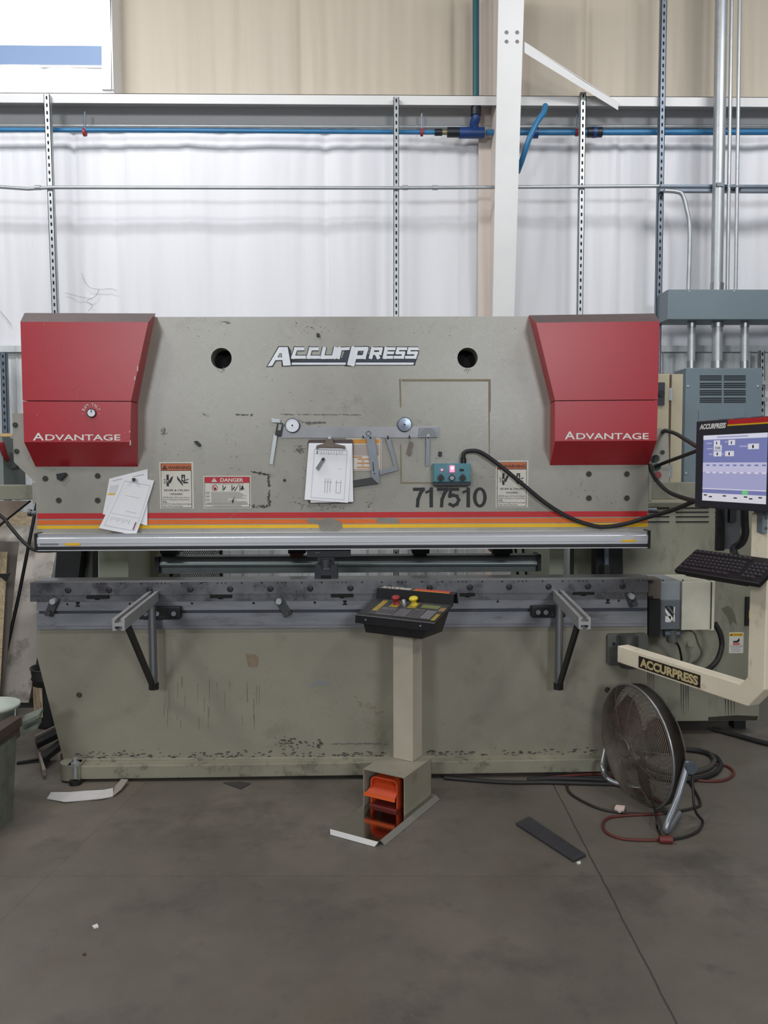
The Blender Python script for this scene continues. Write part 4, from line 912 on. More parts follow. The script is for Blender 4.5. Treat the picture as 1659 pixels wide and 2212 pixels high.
tag(q.build('bulldog_clip', bevel=.0008), 'small grey clip lying on the top drawing of the clipboard', 'clip')
# chart behind the clipboard
ch = MB(); ch.rect(748, 946, 824, 1017, y1_ + .003, .002, offwhite); ch.rect(756, 949, 819, 958, y1_ + .002, .002, M('chart_gold', C(206, 140, 48), 0.55, 0, .1, 30)); ch.rect(756, 960, 819, 984, y1_ + .002, .002, M('chart_print', C(176, 164, 158), 0.6, 0, .2, 200)); ch.rect(821, 946, 822, 1015, y1_ + .002, .001, M('chart_border', C(150, 92, 64), 0.6)); ch.rect(750, 1014, 822, 1015, y1_ + .002, .001, M('chart_border', C(150, 92, 64), 0.6))
for k in range(6): ch.rect(760 + (k * 13) % 27, 986 + 4.4 * k, 782 + (k * 17) % 34, 988.6 + 4.4 * k, y1_ + .002, .002, M('chart_orange', C(200, 136, 80), 0.6))
tag(ch.build('bending_chart'), 'orange and white chart stuck on the ram behind the clipboard', 'chart')
# squares
sq = thing('try_square', P(800, 1045, y1_), 'large steel square with black handle hanging beside the clipboard', 'square', 'squares hanging on the ram')
q = MB(); q.pp([(791, 943), (809, 942), (820, 1032), (818, 1045), (803, 1031)], y1_ - .012, .004, M('grey_blade_steel', C(126, 130, 136), 0.4, .6, .1, 14)); q.cyl(P(800, 946, y1_ - .0125), P(800, 946, y1_ - .01), .005, dark, 10); q.pp([(805, 998), (806.5, 998), (808, 1018), (806, 1018)], y1_ - .0125, .001, dark); q.cyl(P(809, 1023, y1_ - .0125), P(809, 1023, y1_ - .011), .0035, dark, 10)
q.tube(circ(796, 936, 5, y1_ - .01, 14), .0015, zincd, 6, True); q.build('blade', sq)
q = MB(); q.pp([(762, 1038), (803, 1031), (818, 1045), (763, 1052)], y1_ - .014, .01, M('dark_square_stock', C(52, 54, 56), 0.5)); q.build('handle', sq, bevel=.001)
q = MB(); q.pp([(833, 945), (842, 943), (859, 1013), (859, 1016), (821, 1026), (819, 1018), (852, 1008)], y1_ - .016, .004, M('grey_blade_steel', C(126, 130, 136), 0.4)); q.cyl(P(838, 947, y1_ - .017), P(838, 947, y1_ - .014), .005, dark, 10)
tag(q.build('small_square'), 'small grey steel square hanging right of the large square', 'square', 'squares hanging on the ram')
q = MB(); q.pp([(885, 953), (893, 957), (886, 986), (878, 980)], y1_ - .006, .003, M('rusty_tag', C(118, 104, 98), 0.6, .2, .15, 30)); q.tube(PL([(884, 944), (886, 954)], y1_ - .007), .001, zincd, 5)
tag(q.build('metal_tag'), 'small brownish metal tag hanging below the strip right of the squares', 'tag')
pt_ = thing('protractor', P(924, 1007, y1_), 'angle protractor with downward arm at right end of the strip', 'protractor'); q = MB()
q.pp([(906, 924), (946, 923), (946, 944), (904, 945)], y1_ - .009, .002, M('grey_blade_steel', C(126, 130, 136), 0.4)); arcp = [(925 + 18 * math.cos(math.pi * i / 16), 942 - 18 * math.sin(math.pi * i / 16)) for i in range(17)]; q.pp(arcp, y1_ - .0105, .0015, M('protractor_face', C(112, 114, 116), 0.4, .6)); q.build('head', pt_)
q = MB(); q.pp([(921, 942), (928, 942), (927, 1007), (920, 1007)], y1_ - .014, .003, M('grey_blade_steel', C(126, 130, 136), 0.4)); q.cyl(P(925, 941, y1_ - .018), P(925, 941, y1_ - .01), .008, zinc, 12); q.build('arm', pt_)
hk = MB()
for px in (785, 838, 885, 925): hk.tube(PL([(px - 1, 941, y1_ - .002), (px, 947, y1_ - .02), (px + 1, 943, y1_ - .022)]), .002, black, 6)
hk.build('hooks', ru)
# small magnets and stubs stuck on the ram
for pts, lab, d in (([(684, 719), (690, 720), (690, 727), (684, 726)], 'small black stub magnet high above the logo', .02), ([(948, 975), (955, 976), (954, 986), (947, 985)], 'small black magnet right of the protractor arm', .015),
                 ([(418, 953), (425, 952), (433, 960), (430, 965), (424, 961)], 'black bent clip right of the left red cover', .02), ([(121, 1024), (138, 1021), (142, 1025), (130, 1039), (123, 1035)], 'black wedge shaped knob below the left red cover', .03),
                 ([(612, 1035), (617, 1035), (617, 1039), (612, 1040)], 'tiny black stud left of the clipboard', .01)):
    tag(MB().pp(pts, YB - d, d, black).build('magnet', bevel=.001), lab, 'magnet', 'small black magnets on the ram')
# papers at left
pr2 = frame_lines(.1, .1, .93, .93) + [(.12, .70, .90, .704, lg)] + [(.2 + .055 * i, .76, .206 + .055 * i, .84 - .02 * (i % 3), greyink) for i in range(10)] + [(.86, .78, .90, .92, M('print_red', C(150, 90, 110), 0.6)), (.5, .62, .8, .625, lg), (.3, .35, .75, .354, lg)]
pr3 = [(.1, .08, .9, .088, greyink)] + [(.05, .22 + .03 * i, .28, .226 + .03 * i, lg) for i in range(7)] + [(.03, .42, .30, .46, yelstripe)]
sheet([(236, 1034), (319, 1013), (319, 1135), (224, 1110)], YB - .006, .012, pr3, 'drawing_sheet', 'white paper with yellow highlight under the tilted drawing at left', .01, 'papers pinned at left')
sheet([(268, 1026), (333, 1038), (297, 1155), (220, 1139)], YB - .014, .035, pr2, 'drawing_sheet', 'tilted white drawing pinned below the left red cover', .02, 'papers pinned at left')
tag(MB().cyl(P(289, 1036, YB - .045), P(289, 1036, YB - .012), .009, black, 14).build('magnet'), 'small black magnet pinning the tilted drawing at left', 'magnet', 'small black magnets on the ram')
# teal control box
tb = thing('control_box', P(976, 1050, YB), 'small teal control box with glowing red lamps on the ram', 'control box'); yt_ = YB - .06
q = MB(); q.rect(937, 1001, 1016, 1041, yt_, .06, teal); q.build('case', tb, bevel=.002)
q = MB(); q.rect(936, 1040, 1017, 1049, yt_ + .01, .045, M('dark_clamp_bar', C(50, 56, 64), 0.5)); q.build('clamp_bar', tb, bevel=.002)
q = MB(); q.rect(972, 1006, 982, 1020, yt_ - .012, .012, ledred); lo_ = q.build('lamp_button', tb); lo_['label'] = 'large square lamp glowing red'; MB().rect(974.5, 1008, 979.5, 1014, yt_ - .014, .002, ledcore).build('lamp_core', lo_)
q = MB(); q.cyl(P(954.5, 1015, yt_ - .008), P(954.5, 1015, yt_), .005, ledred, 10); q.build('small_lamp', tb)
q = MB(); q.rect(993, 1013, 1002, 1017.5, yt_ - .004, .004, blackm); q.build('switch', tb)
for px, m_ in ((952.5, black), (976.5, M('key_switch_grey', C(150, 154, 158), 0.35, .5)), (999.7, black)):
    q = MB(); q.cyl(P(px, 1032.5, yt_ - .018), P(px, 1032.5, yt_), .0155, black, 18); q.cyl(P(px, 1032.5, yt_ - .02), P(px, 1032.5, yt_ - .017), .010, m_, 14); q.rect(px - .8, 1028, px + .8, 1037, yt_ - .024, .005, m_); q.build('knob', tb)
for px, wd_ in ((952, 8), (976, 5), (999, 9)): MB().rect(px - wd_ / 2, 1024, px + wd_ / 2, 1025, yt_ - .0006, .001, ink).build('legend', tb)
q = MB(); q.cyl(P(1001, 1001, YB - .03), P(1001, 990, YB - .03), .014, black, 12); q.cyl(P(1001, 991, YB - .03), P(1001, 986, YB - .03), .010, blackm, 12); q.build('cable_gland', tb)
Yk = YB - .035
def cable(pts, r, m, lab, name='cable', cat='cable', group=None, n=6, seg=8):
    return tag(MB().tube(cr(pts, n), r, m, seg).build(name), lab, cat, group)
cable(PL([(1001, 988, Yk), (1003, 978, Yk), (1015, 974, Yk), (1038, 977, Yk), (1075, 1002, Yk), (1125, 1043, Yk), (1180, 1088, Yk), (1230, 1118, Yk), (1275, 1134, Yk), (1305, 1138, Yk), (1350, 1132, Yk - .03), (1400, 1117, Yk - .08), (1450, 1103, Yk - .2), (1500, 1083, 3.5), (1530, 1076, 3.35)]), .0105, rubber, 'thick black cable looping from the teal box across the ram')
cable(PL([(1404, 1004, YB + .04), (1408, 1020, YB), (1422, 1042, 3.85), (1445, 1063, 3.75), (1475, 1075, 3.6), (1502, 1082, 3.45), (1530, 1084, 3.36)]), .010, rubber, 'black cable drooping from the right guide plate to the monitor', group='cables behind the monitor')
cable(PL([(1436, 930, YB + .09), (1458, 936, 3.9), (1482, 950, 3.7), (1512, 968, 3.42), (1540, 978, 3.35)]), .010, rubber, 'upper black cable running from the guide plate behind the monitor', group='cables behind the monitor')
cable(PL([(1416, 1008, YB + .06), (1440, 998, 3.9), (1470, 987, 3.7), (1510, 972, 3.42), (1540, 962, 3.35)]), .009, rubber, 'middle black cable slanting up from the green button to the monitor', group='cables behind the monitor')
cable(PL([(-80, 1060, YB + .05), (0, 1113, YB + .04), (22, 1138, YB + .02), (48, 1168, YB - .01), (72, 1187, YB - .03), (95, 1190, YB - .02), (124, 1189, YB)]), .009, rubber, 'black cable sagging into the left end of the aluminium rail')
# ================================================================== RIGHT SIDE OF THE MACHINE
Yt = 4.5
tk = thing('hydraulic_tank', P(1480, 1560, Yt + .3), 'oil stained green hydraulic cabinet behind the right end of the bed', 'cabinet')
q = MB(); a = P(1345, 1085, Yt); b = P(1640, 1557, Yt); q.box((a.x, Yt, b.z), (b.x, 5.5, a.z), tankpaint); q.build('case', tk, bevel=.005)
for x0, x1 in ((1372, 1446), (1460, 1531), (1545, 1610)):
    for k, yy in enumerate((1096, 1105, 1115, 1126)):
        MB().rect(x0, yy, x1, yy + 2.6, Yt - .003, .006, dark).build('louvre', tk)
q = MB(); zb_ = b.z
for fx_, fy_ in ((a.x + .03, Yt + .1), (b.x - .1, Yt + .1), (a.x + .03, 5.3), (b.x - .1, 5.3)): q.box((fx_, fy_, 0), (fx_ + .07, fy_ + .07, zb_), blackm)
q.build('legs', tk)
mm = M('oil_run', C(54, 54, 46), 0.35); rnd = random.Random(2)
def leak(x0, x1, y0, y1, n_):
    q = MB(); pts = []
    for k in range(n_):
        xa_ = x0 + (x1 - x0) * k / n_; w_ = (x1 - x0) / n_
        pts += [(xa_, y0 + rnd.uniform(-3, 3)), (xa_ + w_ * .3, y1 - rnd.uniform(0, 20)), (xa_ + w_ * .42, y1 - rnd.uniform(0, 6)), (xa_ + w_ * .5, y0 + rnd.uniform(2, 10))]
    pts += [(x1, y0 - 2), (x0, y0 - 4)]
    q.pp(pts, Yt - .0008, .0004, mm); q.build('oil_run', tk)
for a_ in ((1390, 1415, 1440, 1490, 6), (1470, 1490, 1470, 1545, 4), (1565, 1590, 1490, 1550, 4)): leak(*a_)
on(tk, 'oil_stain', lambda q: q.pp([(1530, 1549), (1560, 1547), (1590, 1545), (1638, 1547), (1636, 1556), (1530, 1557)], Yt - .0008, .0004, mm))
on(tk, 'oil_stain', lambda q: q.pp([(1558, 1315), (1572, 1308), (1582, 1316), (1588, 1330), (1592, 1350), (1584, 1342), (1578, 1352), (1570, 1330)], Yt - .0008, .0004, M('faint_oil', C(98, 98, 82), 0.5)))

q = MB(); q.cyl(P(1492, 1392, Yt - .03), P(1492, 1392, Yt), .017, tankpaint, 16); q.build('plug', tk)
def caution(q):
    q.rect(1575, 1366, 1606, 1411, Yt - .001, .002, offwhite); q.rect(1576, 1368, 1605, 1374, Yt - .0016, .001, yelstripe); q.tpx('CAUTION', 1584, 1369, 1603, 1373, Yt - .002, ink, .01); q.pp([(1577, 1373), (1580, 1368.5), (1583, 1373)], Yt - .002, .0003, ink)
    q.pp([(1583, 1385), (1592, 1384), (1597, 1378), (1598, 1384), (1594, 1388), (1584, 1388)], Yt - .0016, .0006, ink); q.rect(1583, 1389, 1598, 1393, Yt - .0016, .0006, M('hot_red', C(200, 90, 96), 0.6)); q.rect(1576, 1395, 1605, 1396, Yt - .0016, .0006, greyink)
    for k in range(4): q.rect(1579, 1398 + 3 * k, 1601 - 3 * (k % 2), 1399.2 + 3 * k, Yt - .0016, .0006, lg)
on(tk, 'caution_sign', caution)
q = MB(); q.rect(1612, 1290, 1620, 1352, Yt - .02, .02, blackm); q.rect(1618, 1318, 1626, 1336, Yt - .022, .01, yelstripe); q.build('level_gauge', tk)
# control cabinet behind the right cover
ec = thing('electrical_cabinet', P(1440, 1044, 4.9), 'beige electrical cabinet with door hinge between red cover and transformer', 'cabinet'); Ye = 4.75
q = MB(); a = P(1370, 808, Ye); b = P(1470, 1090, Ye); q.box((a.x, Ye, b.z), (b.x, 5.15, a.z), beige); q.build('case', ec)
q = MB(); q.rect(1368, 809, 1444, 1046, Ye - .025, .024, beige); q.build('door', ec, bevel=.002)
q = MB(); q.rect(1445, 809, 1449, 1046, Ye - .003, .004, M('rusty_gap', C(92, 72, 52), 0.7)); q.build('door_gap', ec)
for yy in (838, 1004): q = MB(); q.rect(1446, yy, 1453, yy + 27, Ye - .03, .012, zinc); q.cyl(P(1450, yy, Ye - .03), P(1450, yy + 27, Ye - .03), .006, zinc, 8); q.build('hinge', ec)
q = MB(); q.rect(1420, 826, 1436, 875, Ye - .035, .012, M('dark_handle_plate', C(44, 48, 58), 0.4)); q.cyl(P(1429, 850, Ye - .05), P(1429, 850, Ye - .03), .019, M('dark_handle_plate', C(44, 48, 58), 0.4), 24); q.build('handle', ec)
# junction boxes
ds = thing('disconnect_switch', P(1450, 1362, 4.3), 'grey disconnect switch box with dark emblem at the right end of the bed', 'switch box'); Yj = 4.22
q = MB(); q.rect(1427, 1255, 1470, 1297, Yj, .25, M('grey_box_blue', C(150, 156, 160), 0.45, .1, .08, 12)); q.rect(1427, 1297, 1469, 1360, Yj - .015, .265, M('grey_box_dark', C(104, 110, 116), 0.45, .1, .08, 12)); q.build('case', ds, bevel=.003)
def emb(q):
    q.pp([(1437, 1309), (1452, 1309), (1459, 1315), (1459, 1332), (1453, 1340), (1446, 1330), (1437, 1318)], Yj - .017, .001, ink); q.pp([(1437, 1313), (1454, 1335), (1453, 1341), (1450, 1341), (1437, 1322)], Yj - .018, .001, white)
    q.pp([(1440, 1310), (1455, 1328), (1458, 1327), (1446, 1311)], Yj - .0185, .0005, M('grey_box_dark', C(104, 110, 116), 0.45)); q.rect(1455, 1311, 1458, 1343, Yj - .018, .001, white); q.rect(1437, 1331, 1449, 1344, Yj - .018, .001, white)
on(ds, 'emblem', emb)
q = MB(); q.cyl(P(1434, 1368, Yj + .05), P(1466, 1368, Yj + .05), .022, zincd, 12); q.cyl(P(1450, 1358, Yj + .05), P(1452, 1385, Yj + .06), .03, M('cast_fitting', C(120, 122, 116), 0.5, .4), 12); q.build('fitting', ds)
q = MB(); q.rect(1473, 1256, 1536, 1361, Yj - .02, .27, creambox); q.rect(1535, 1254, 1544, 1362, Yj - .025, .03, creambox); bo_ = q.build('junction_box', bevel=.003); tag(bo_, 'cream junction box beside the grey switch below the keyboard', 'box')
MB().rect(1535.5, 1258, 1537.5, 1359, Yj - .027, .003, blackm).build('cover_gap', bo_)
cable(PL([(1544, 1346, 4.3), (1556, 1370, 4.3), (1559, 1396, 4.3), (1550, 1425, 4.28), (1535, 1442, 4.25), (1522, 1450, 4.2), (1505, 1462, 4.2)]), .015, rubber, 'thick black hose curving down from the cream junction box', 'hose', 'hose')
cable(PL([(1468, 1372, 4.27), (1484, 1362, 4.3), (1500, 1368, 4.32), (1508, 1390, 4.34), (1516, 1410, 4.36), (1508, 1425, 4.38), (1495, 1432, 4.4)]), .005, M('grey_wire', C(104, 100, 84), 0.6), 'thin grey wire loop under the cream junction box', 'wire', 'wire')
cable(PL([(1452, 1384, 4.28), (1464, 1392, 4.3), (1470, 1410, 4.34), (1473, 1432, 4.4)]), .006, blackm, 'short dark wire hanging below the grey disconnect switch', 'wire', 'wire')
# pendant arm
pa = thing('pendant_arm', P(1345, 1435, YB), 'cream swing arm carrying the monitor at the right end of the bed', 'arm')
q = MB()
q.pp([(1312, 1374), (1316, 1370), (1396, 1368), (1400, 1372), (1400, 1430), (1394, 1436), (1318, 1438), (1312, 1432)], YB - .02, .02, M('bracket_grey', C(94, 96, 90), 0.5, .2, .15, 9)); pl_ = q.build('mount_plate', pa, bevel=.003)
for px, py in ((1326, 1391), (1373, 1390)): MB().cyl(P(px, py, YB - .024), P(px, py, YB - .018), .009, dark, 12).build('bolt_hole', pl_)
q = MB(); c0 = P(1358, 1400, YB - .06); z0, z1 = P(1358, 1440, YB - .06).z, P(1358, 1372, YB - .06).z; q.cyl((c0.x, c0.y, z0), (c0.x, c0.y, z1), .045, M('bracket_dark', C(70, 70, 68), 0.5, .3, .2, 9), 20); q.build('pivot', pa)
A0 = V((P(1345, 1405, 3.86).x, 3.86, .640)); E_ = P(1650, 1300, 3.10); D0 = (V((E_.x, E_.y, .640)) - A0).normalized(); B0 = V((E_.x, E_.y, .640)) - D0 * .055; D0 = (B0 - A0).normalized()
C0 = B0 + D0 * .055 + V((0, 0, .062)); E0 = V((C0.x, C0.y, 1.38))
q = MB(); q.rsweep([A0, B0, C0, E0], .066, .082, cream); q.build('arm_tube', pa, bevel=.004)
q = MB(); q.box((C0.x - .036, C0.y - .045, P(1640, 1150, C0.y).z), (C0.x + .05, C0.y + .03, 1.40), gpanel); hd_ = q.build('arm_head', pa, bevel=.002)
for py_ in (1118, 1139): MB().cyl((C0.x - .022, C0.y - .047, P(1640, py_, C0.y).z), (C0.x - .022, C0.y - .04, P(1640, py_, C0.y).z), .006, steel, 10).build('bolt', hd_)
sdn = D0.cross(V((0, 0, 1))).normalized(); sdn = sdn if sdn.dot(CAM - A0) > 0 else -sdn
q = MB(); n0 = A0 + D0 * ((B0 - A0).length * .20) + sdn * .034; ln = D0 * ((B0 - A0).length * .50)
q.obox(n0 - V((0, 0, .031)), ln, V((0, 0, .056)), sdn * .001, M('label_brown', C(46, 36, 30), 0.5)); q.text('ACCURPRESS', n0 - V((0, 0, .024)) + ln * .03 + sdn * .0016, ln * .94, V((0, 0, .042)), M('label_gold', C(206, 188, 140), 0.5), .05, .0); q.build('arm_label', pa)
# monitor
ML = V((P(1502, 1000, 3.35).x, 3.35, 0)); MD = (YROT @ V((.125, -.38, 0))).normalized(); MN = V((MD.y, -MD.x, 0)); MN = MN if MN.dot(CAM - ML) > 0 else -MN
zt_, zb_ = P(1505, 910, 3.35).z, P(1501, 1095, 3.35).z; mw = .44
mo = thing('monitor', ML + MD * mw / 2 + V((0, 0, zb_)), 'control monitor in dark bezel on the cream swing arm', 'monitor')
at = lambda u, z, n=0.0: ML + MD * u + V((0, 0, z)) + MN * n
bez = M('dark_bezel', C(40, 42, 52), 0.45)
q = MB(); q.obox(at(0, zb_, 0), MD * mw, V((0, 0, zt_ - zb_)), -MN * .07, bez); q.build('bezel', mo, bevel=.004)
scm = lambda n, c, s=.5: M(n, c, 0.3, emit=c, estr=s)
sb, sl, sw, sh = scm('screen_blue', C(112, 118, 168)), scm('screen_lilac', C(156, 156, 194)), scm('screen_white', C(206, 204, 214)), scm('screen_head', C(204, 206, 220))
hgt = zt_ - zb_
q = MB()
def sr(u0, v0, u1, v1, m, n=.0012): q.obox(at(u0, zt_ - v1, .0), MD * (u1 - u0), V((0, 0, v1 - v0)), MN * n, m)
S0, S1, T0, T1 = .048, .395, .062, hgt - .030
sr(S0, T0, S1, T1, sl, .001); sr(S0, T0, S1, T0 + .018, sh); sr(S0, T0 + .018, S1, T0 + .112, sb); sr(S0, T0 + .112, S1, T0 + .150, scm('screen_pale', C(184, 182, 210)))
sr(S0, T1 - .052, S1, T1 - .048, sw); sr(S0, T1 - .048, S1, T1 - .032, sb); sr(S0, T1 - .032, S1, T1, sw); sr(S0 + .225, T1 - .049, S0 + .255, T1 - .031, scm('screen_green', C(110, 190, 130)), .0016)
for u, v, wd_, t_ in ((.062, .022, .036, '1'), (.145, .022, .036, '1'), (.062, .042, .046, '3540'), (.062, .066, .046, '1'), (.128, .066, .048, '1'), (.250, .040, .056, '1')):
    sr(S0 + u, T0 + v, S0 + u + wd_, T0 + v + .021, sw, .0016)
    q.text(t_, at(S0 + u + wd_ * (.4 if len(t_) == 1 else .15), zt_ - T0 - v - .017, .0022), MD * wd_ * (.15 if len(t_) == 1 else .7), V((0, 0, .012)), bez, .005)
for u, v, wd_ in ((.02, .030, .03), (.125, .026, .015), (.022, .052, .034), (.034, .075, .022), (.112, .075, .01), (.205, .046, .042)): sr(S0 + u, T0 + v, S0 + u + wd_, T0 + v + .006, sl, .0016)
for k in range(9): sr(S0 + .02 + .038 * k, T0 + .120, S0 + .04 + .038 * k, T0 + .126, sb, .0016); sr(S0 + .02 + .038 * k, T0 + .150, S0 + .04 + .038 * k, T0 + .156, sw, .0016)
for k, u in enumerate((.01, .04, .12, .18, .235, .262, .31)): sr(S0 + u, T1 - .026 + .006 * (k % 2), S0 + u + .018, T1 - .021 + .006 * (k % 2), bez, .0016)
sr(S0 + .08, T0 + .006, S0 + .25, T0 + .012, sl, .0016)
q.build('screen', mo)
q = MB(); q.text('ACCURPRESS', at(.022, zt_ - .036, .0008), MD * .155, V((0, 0, .022)), white, .05, .25); q.build('bezel_lettering', mo)
q = MB(); q.obox(at(.186, zt_ - .023, .0), MD * .26, V((0, 0, .020)), MN * .0008, redstripe); q.obox(at(.184, zt_ - .0285, .0), MD * .262, V((0, 0, .0055)), MN * .0008, yelstripe); q.build('bezel_stripes', mo)
q = MB()
for u in (.10, .19, .28): q.obox(at(u, zt_, -.04), MD * .05, V((0, 0, .003)), MN * .012, dark)
q.build('top_vents', mo)
# keyboard bracket and keyboard
KB = P(1455, 1231, 3.34); KF = (YROT @ V((.405, -.913, 0))).normalized(); KU = (YROT @ V((.111, .049, .083))).normalized(); KN = KF.cross(KU); KN = KN if KN.z > 0 else -KN
kbk = MB(); bt = M('black_bracket_gloss', C(38, 38, 42), 0.3); KE = KB + KF * .20 + KU * .155 - KN * .02
kbk.tube(cr([P(1608, 1085, 3.32), P(1609, 1130, 3.34), P(1610, 1152, 3.35), P(1602, 1172, 3.37), P(1585, 1186, 3.385), KE]), .0165, bt, 12)
kbk.rect(1549, 1095, 1566, 1190, 3.50, .02, black); kbk.rect(1566, 1095, 1600, 1186, 3.51, .02, M('dark_grey_bracket', C(70, 72, 76), 0.45)); kbk.rect(1577, 1095, 1591, 1128, 3.49, .03, black)
kbk.obox(KB + KF * .04 + KU * .012 - KN * .036, KF * .32, KU * .12, KN * .012, black)
tag(kbk.build('keyboard_bracket'), 'black bent tube bracket holding the keyboard under the monitor', 'bracket')
kb = thing('keyboard', KB + KF * .22, 'black computer keyboard tilted under the monitor at right', 'keyboard')
q = MB(); q.obox(KB - KN * .022, KF * .43, KU * .15, KN * .022, black); q.build('keyboard_case', kb, bevel=.005)
keym = M('black_key', C(52, 48, 54), 0.5); keyl = M('key_legend', C(112, 108, 112), 0.6)
km = None
def key(u, v, w_):
    q = MB(); o_ = KB + KF * u + KU * v + KN * .0005
    tp = [o_ + KF * .002 + KU * .002 + KN * .006, o_ + KF * (w_ - .002) + KU * .002 + KN * .006, o_ + KF * (w_ - .002) + KU * .0135 + KN * .006, o_ + KF * .002 + KU * .0135 + KN * .006]
    q.hexa([o_, o_ + KF * w_, o_ + KF * w_ + KU * .0155, o_ + KU * .0155], tp, keym)
    if w_ < .03: q.add([tp[3] + KN * .0004 + KF * .001, tp[3] + KN * .0004 + KF * .006, tp[3] + KN * .0004 + KF * .006 - KU * .004, tp[3] + KN * .0004 + KF * .001 - KU * .004], [[0, 1, 2, 3]], keyl)
    q.build('key', kb)
for i in range(13): key(.012 + .0232 * i, .122, .0165)
for row in range(4):
    for i in range(14):
        if i * .0208 + row * .004 < .285: key(.012 + row * .004 + .0208 * i, .094 - .0188 * row, .0178)
for u, w_ in ((.012, .026), (.041, .026), (.070, .112), (.186, .026), (.215, .026), (.245, .026)): key(u, .0165, w_)
for row in range(5):
    for i in range(4 if row < 4 else 3): key(.338 + .0205 * i, .094 - .0188 * row, .0178)
# behind the machine, seen through the gap
q = MB(); Ym = 5.4; mm_ = M('expanded_metal', C(96, 90, 82), 0.6, .2)
x0, x1, z0, z1 = P(372, 1200, Ym).x, P(474, 1200, Ym).x, P(400, 1275, Ym).z, P(400, 1165, Ym).z
n = 22
for k in range(-12, n):
    for sgn in (1, -1):
        xa_ = x0 + (x1 - x0) * k / n; xb_ = xa_ + (z1 - z0) * .6; pa0, pb0 = (xa_, xb_) if sgn > 0 else (xb_, xa_)
        t0, t1_ = 0.0, 1.0
        lo, hi = min(pa0, pb0), max(pa0, pb0)
        if hi < x0 or lo > x1: continue
        f = lambda x: (x - pa0) / (pb0 - pa0)
        ts = sorted((f(max(lo, x0)), f(min(hi, x1))))
        q.tube([V((pa0 + (pb0 - pa0) * t, Ym + .004 * sgn, z0 + (z1 - z0) * t)) for t in ts], .003, mm_, 4)
q.box((x0 - .02, Ym - .01, 0), (x0, Ym + .02, z1), blackm); q.box((x1, Ym - .01, 0), (x1 + .02, Ym + .02, z1), blackm)
tag(q.build('mesh_guard'), 'brown expanded metal guard behind the left end of the back gauge', 'guard')
for k, (a_, b_) in enumerate(((1114, 1119), (1130, 1138), (1150, 1143))):
    cable(PL([(a_ - 4, 1140, 5.2), (a_, 1190, 5.2), (b_, 1250, 5.2), (b_ + 4, 1300, 5.2)]), .009, black, ('first', 'second', 'third')[k] + ' black cable from the left behind the right end of the back gauge', 'cable', 'cable', 'cables behind the back gauge')
# ================================================================== CONTROL PEDESTAL
hz = .02
BL_, BR_, BK_ = G(785, 1740, hz), G(874, 1762, hz), G(930.5, 1715, hz)
ru_ = (BR_ - BL_); hw = ru_.length; ru_.normalize(); rv_ = V((-ru_.y, ru_.x, 0)); hd = (BK_ - BR_).dot(rv_)
L_ = lambda u, v, z: V((BR_.x, BR_.y, 0)) + ru_ * u + rv_ * v + V((0, 0, z))
hh = .168
ped = thing('control_pedestal', L_(-hw / 2, hd * .6, 0), 'free standing control pedestal with black console in front of the bed', 'pedestal')
hous = M('pedestal_paint', C(146, 140, 124), 0.5, 0, .08, 5, dirt=C(96, 88, 76), damt=.5, dscale=8, dlo=.58)
q = MB(); t = .004
q.obox(L_(-hw, 0, hz), ru_ * t, rv_ * hd, V((0, 0, hh)), hous); q.obox(L_(-t, 0, hz), ru_ * t, rv_ * hd, V((0, 0, hh)), hous); q.obox(L_(-hw, 0, hz + hh), ru_ * hw, rv_ * hd, V((0, 0, t)), hous); q.obox(L_(-hw, hd - t, hz), ru_ * hw, rv_ * t, V((0, 0, hh)), hous); q.build('pedal_housing', ped)
pts = [G(713, 1790, .02), G(816, 1819, .02)]
loc = lambda p: ((p - V((BR_.x, BR_.y, 0))).dot(ru_), (p - V((BR_.x, BR_.y, 0))).dot(rv_))
ul, vf = loc(pts[0]); ur, _ = loc(pts[1]); uR, vR = loc(G(940, 1716, .02))
q = MB(); q.obox(L_(ul, vf, .016), ru_ * (ur - ul), rv_ * (vR - vf), V((0, 0, .004)), mirror)
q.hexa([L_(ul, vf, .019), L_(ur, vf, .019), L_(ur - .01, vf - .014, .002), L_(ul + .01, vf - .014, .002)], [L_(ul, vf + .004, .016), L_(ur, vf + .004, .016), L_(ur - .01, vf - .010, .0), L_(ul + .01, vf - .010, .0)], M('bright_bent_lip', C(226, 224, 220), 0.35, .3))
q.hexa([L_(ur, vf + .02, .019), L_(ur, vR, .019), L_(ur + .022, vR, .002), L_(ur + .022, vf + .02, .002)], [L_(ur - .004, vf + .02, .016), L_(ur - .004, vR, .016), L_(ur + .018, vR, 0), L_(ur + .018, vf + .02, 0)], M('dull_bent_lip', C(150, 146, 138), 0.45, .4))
q.build('base_plate', ped)
pu0, pu1, pv0, pv1 = -hw / 2 - .052, -hw / 2 + .052, hd - .085, hd + .012
q = MB(); q.obox(L_(pu0, pv0, hz + hh + t), ru_ * (pu1 - pu0), rv_ * (pv1 - pv0), V((0, 0, .80 - hz - hh)), cream if False else M('post_paint', C(186, 177, 160), 0.5, 0, .08, 4, dirt=C(112, 104, 90), damt=.5, dscale=7, dlo=.6)); q.build('post', ped, bevel=.003)
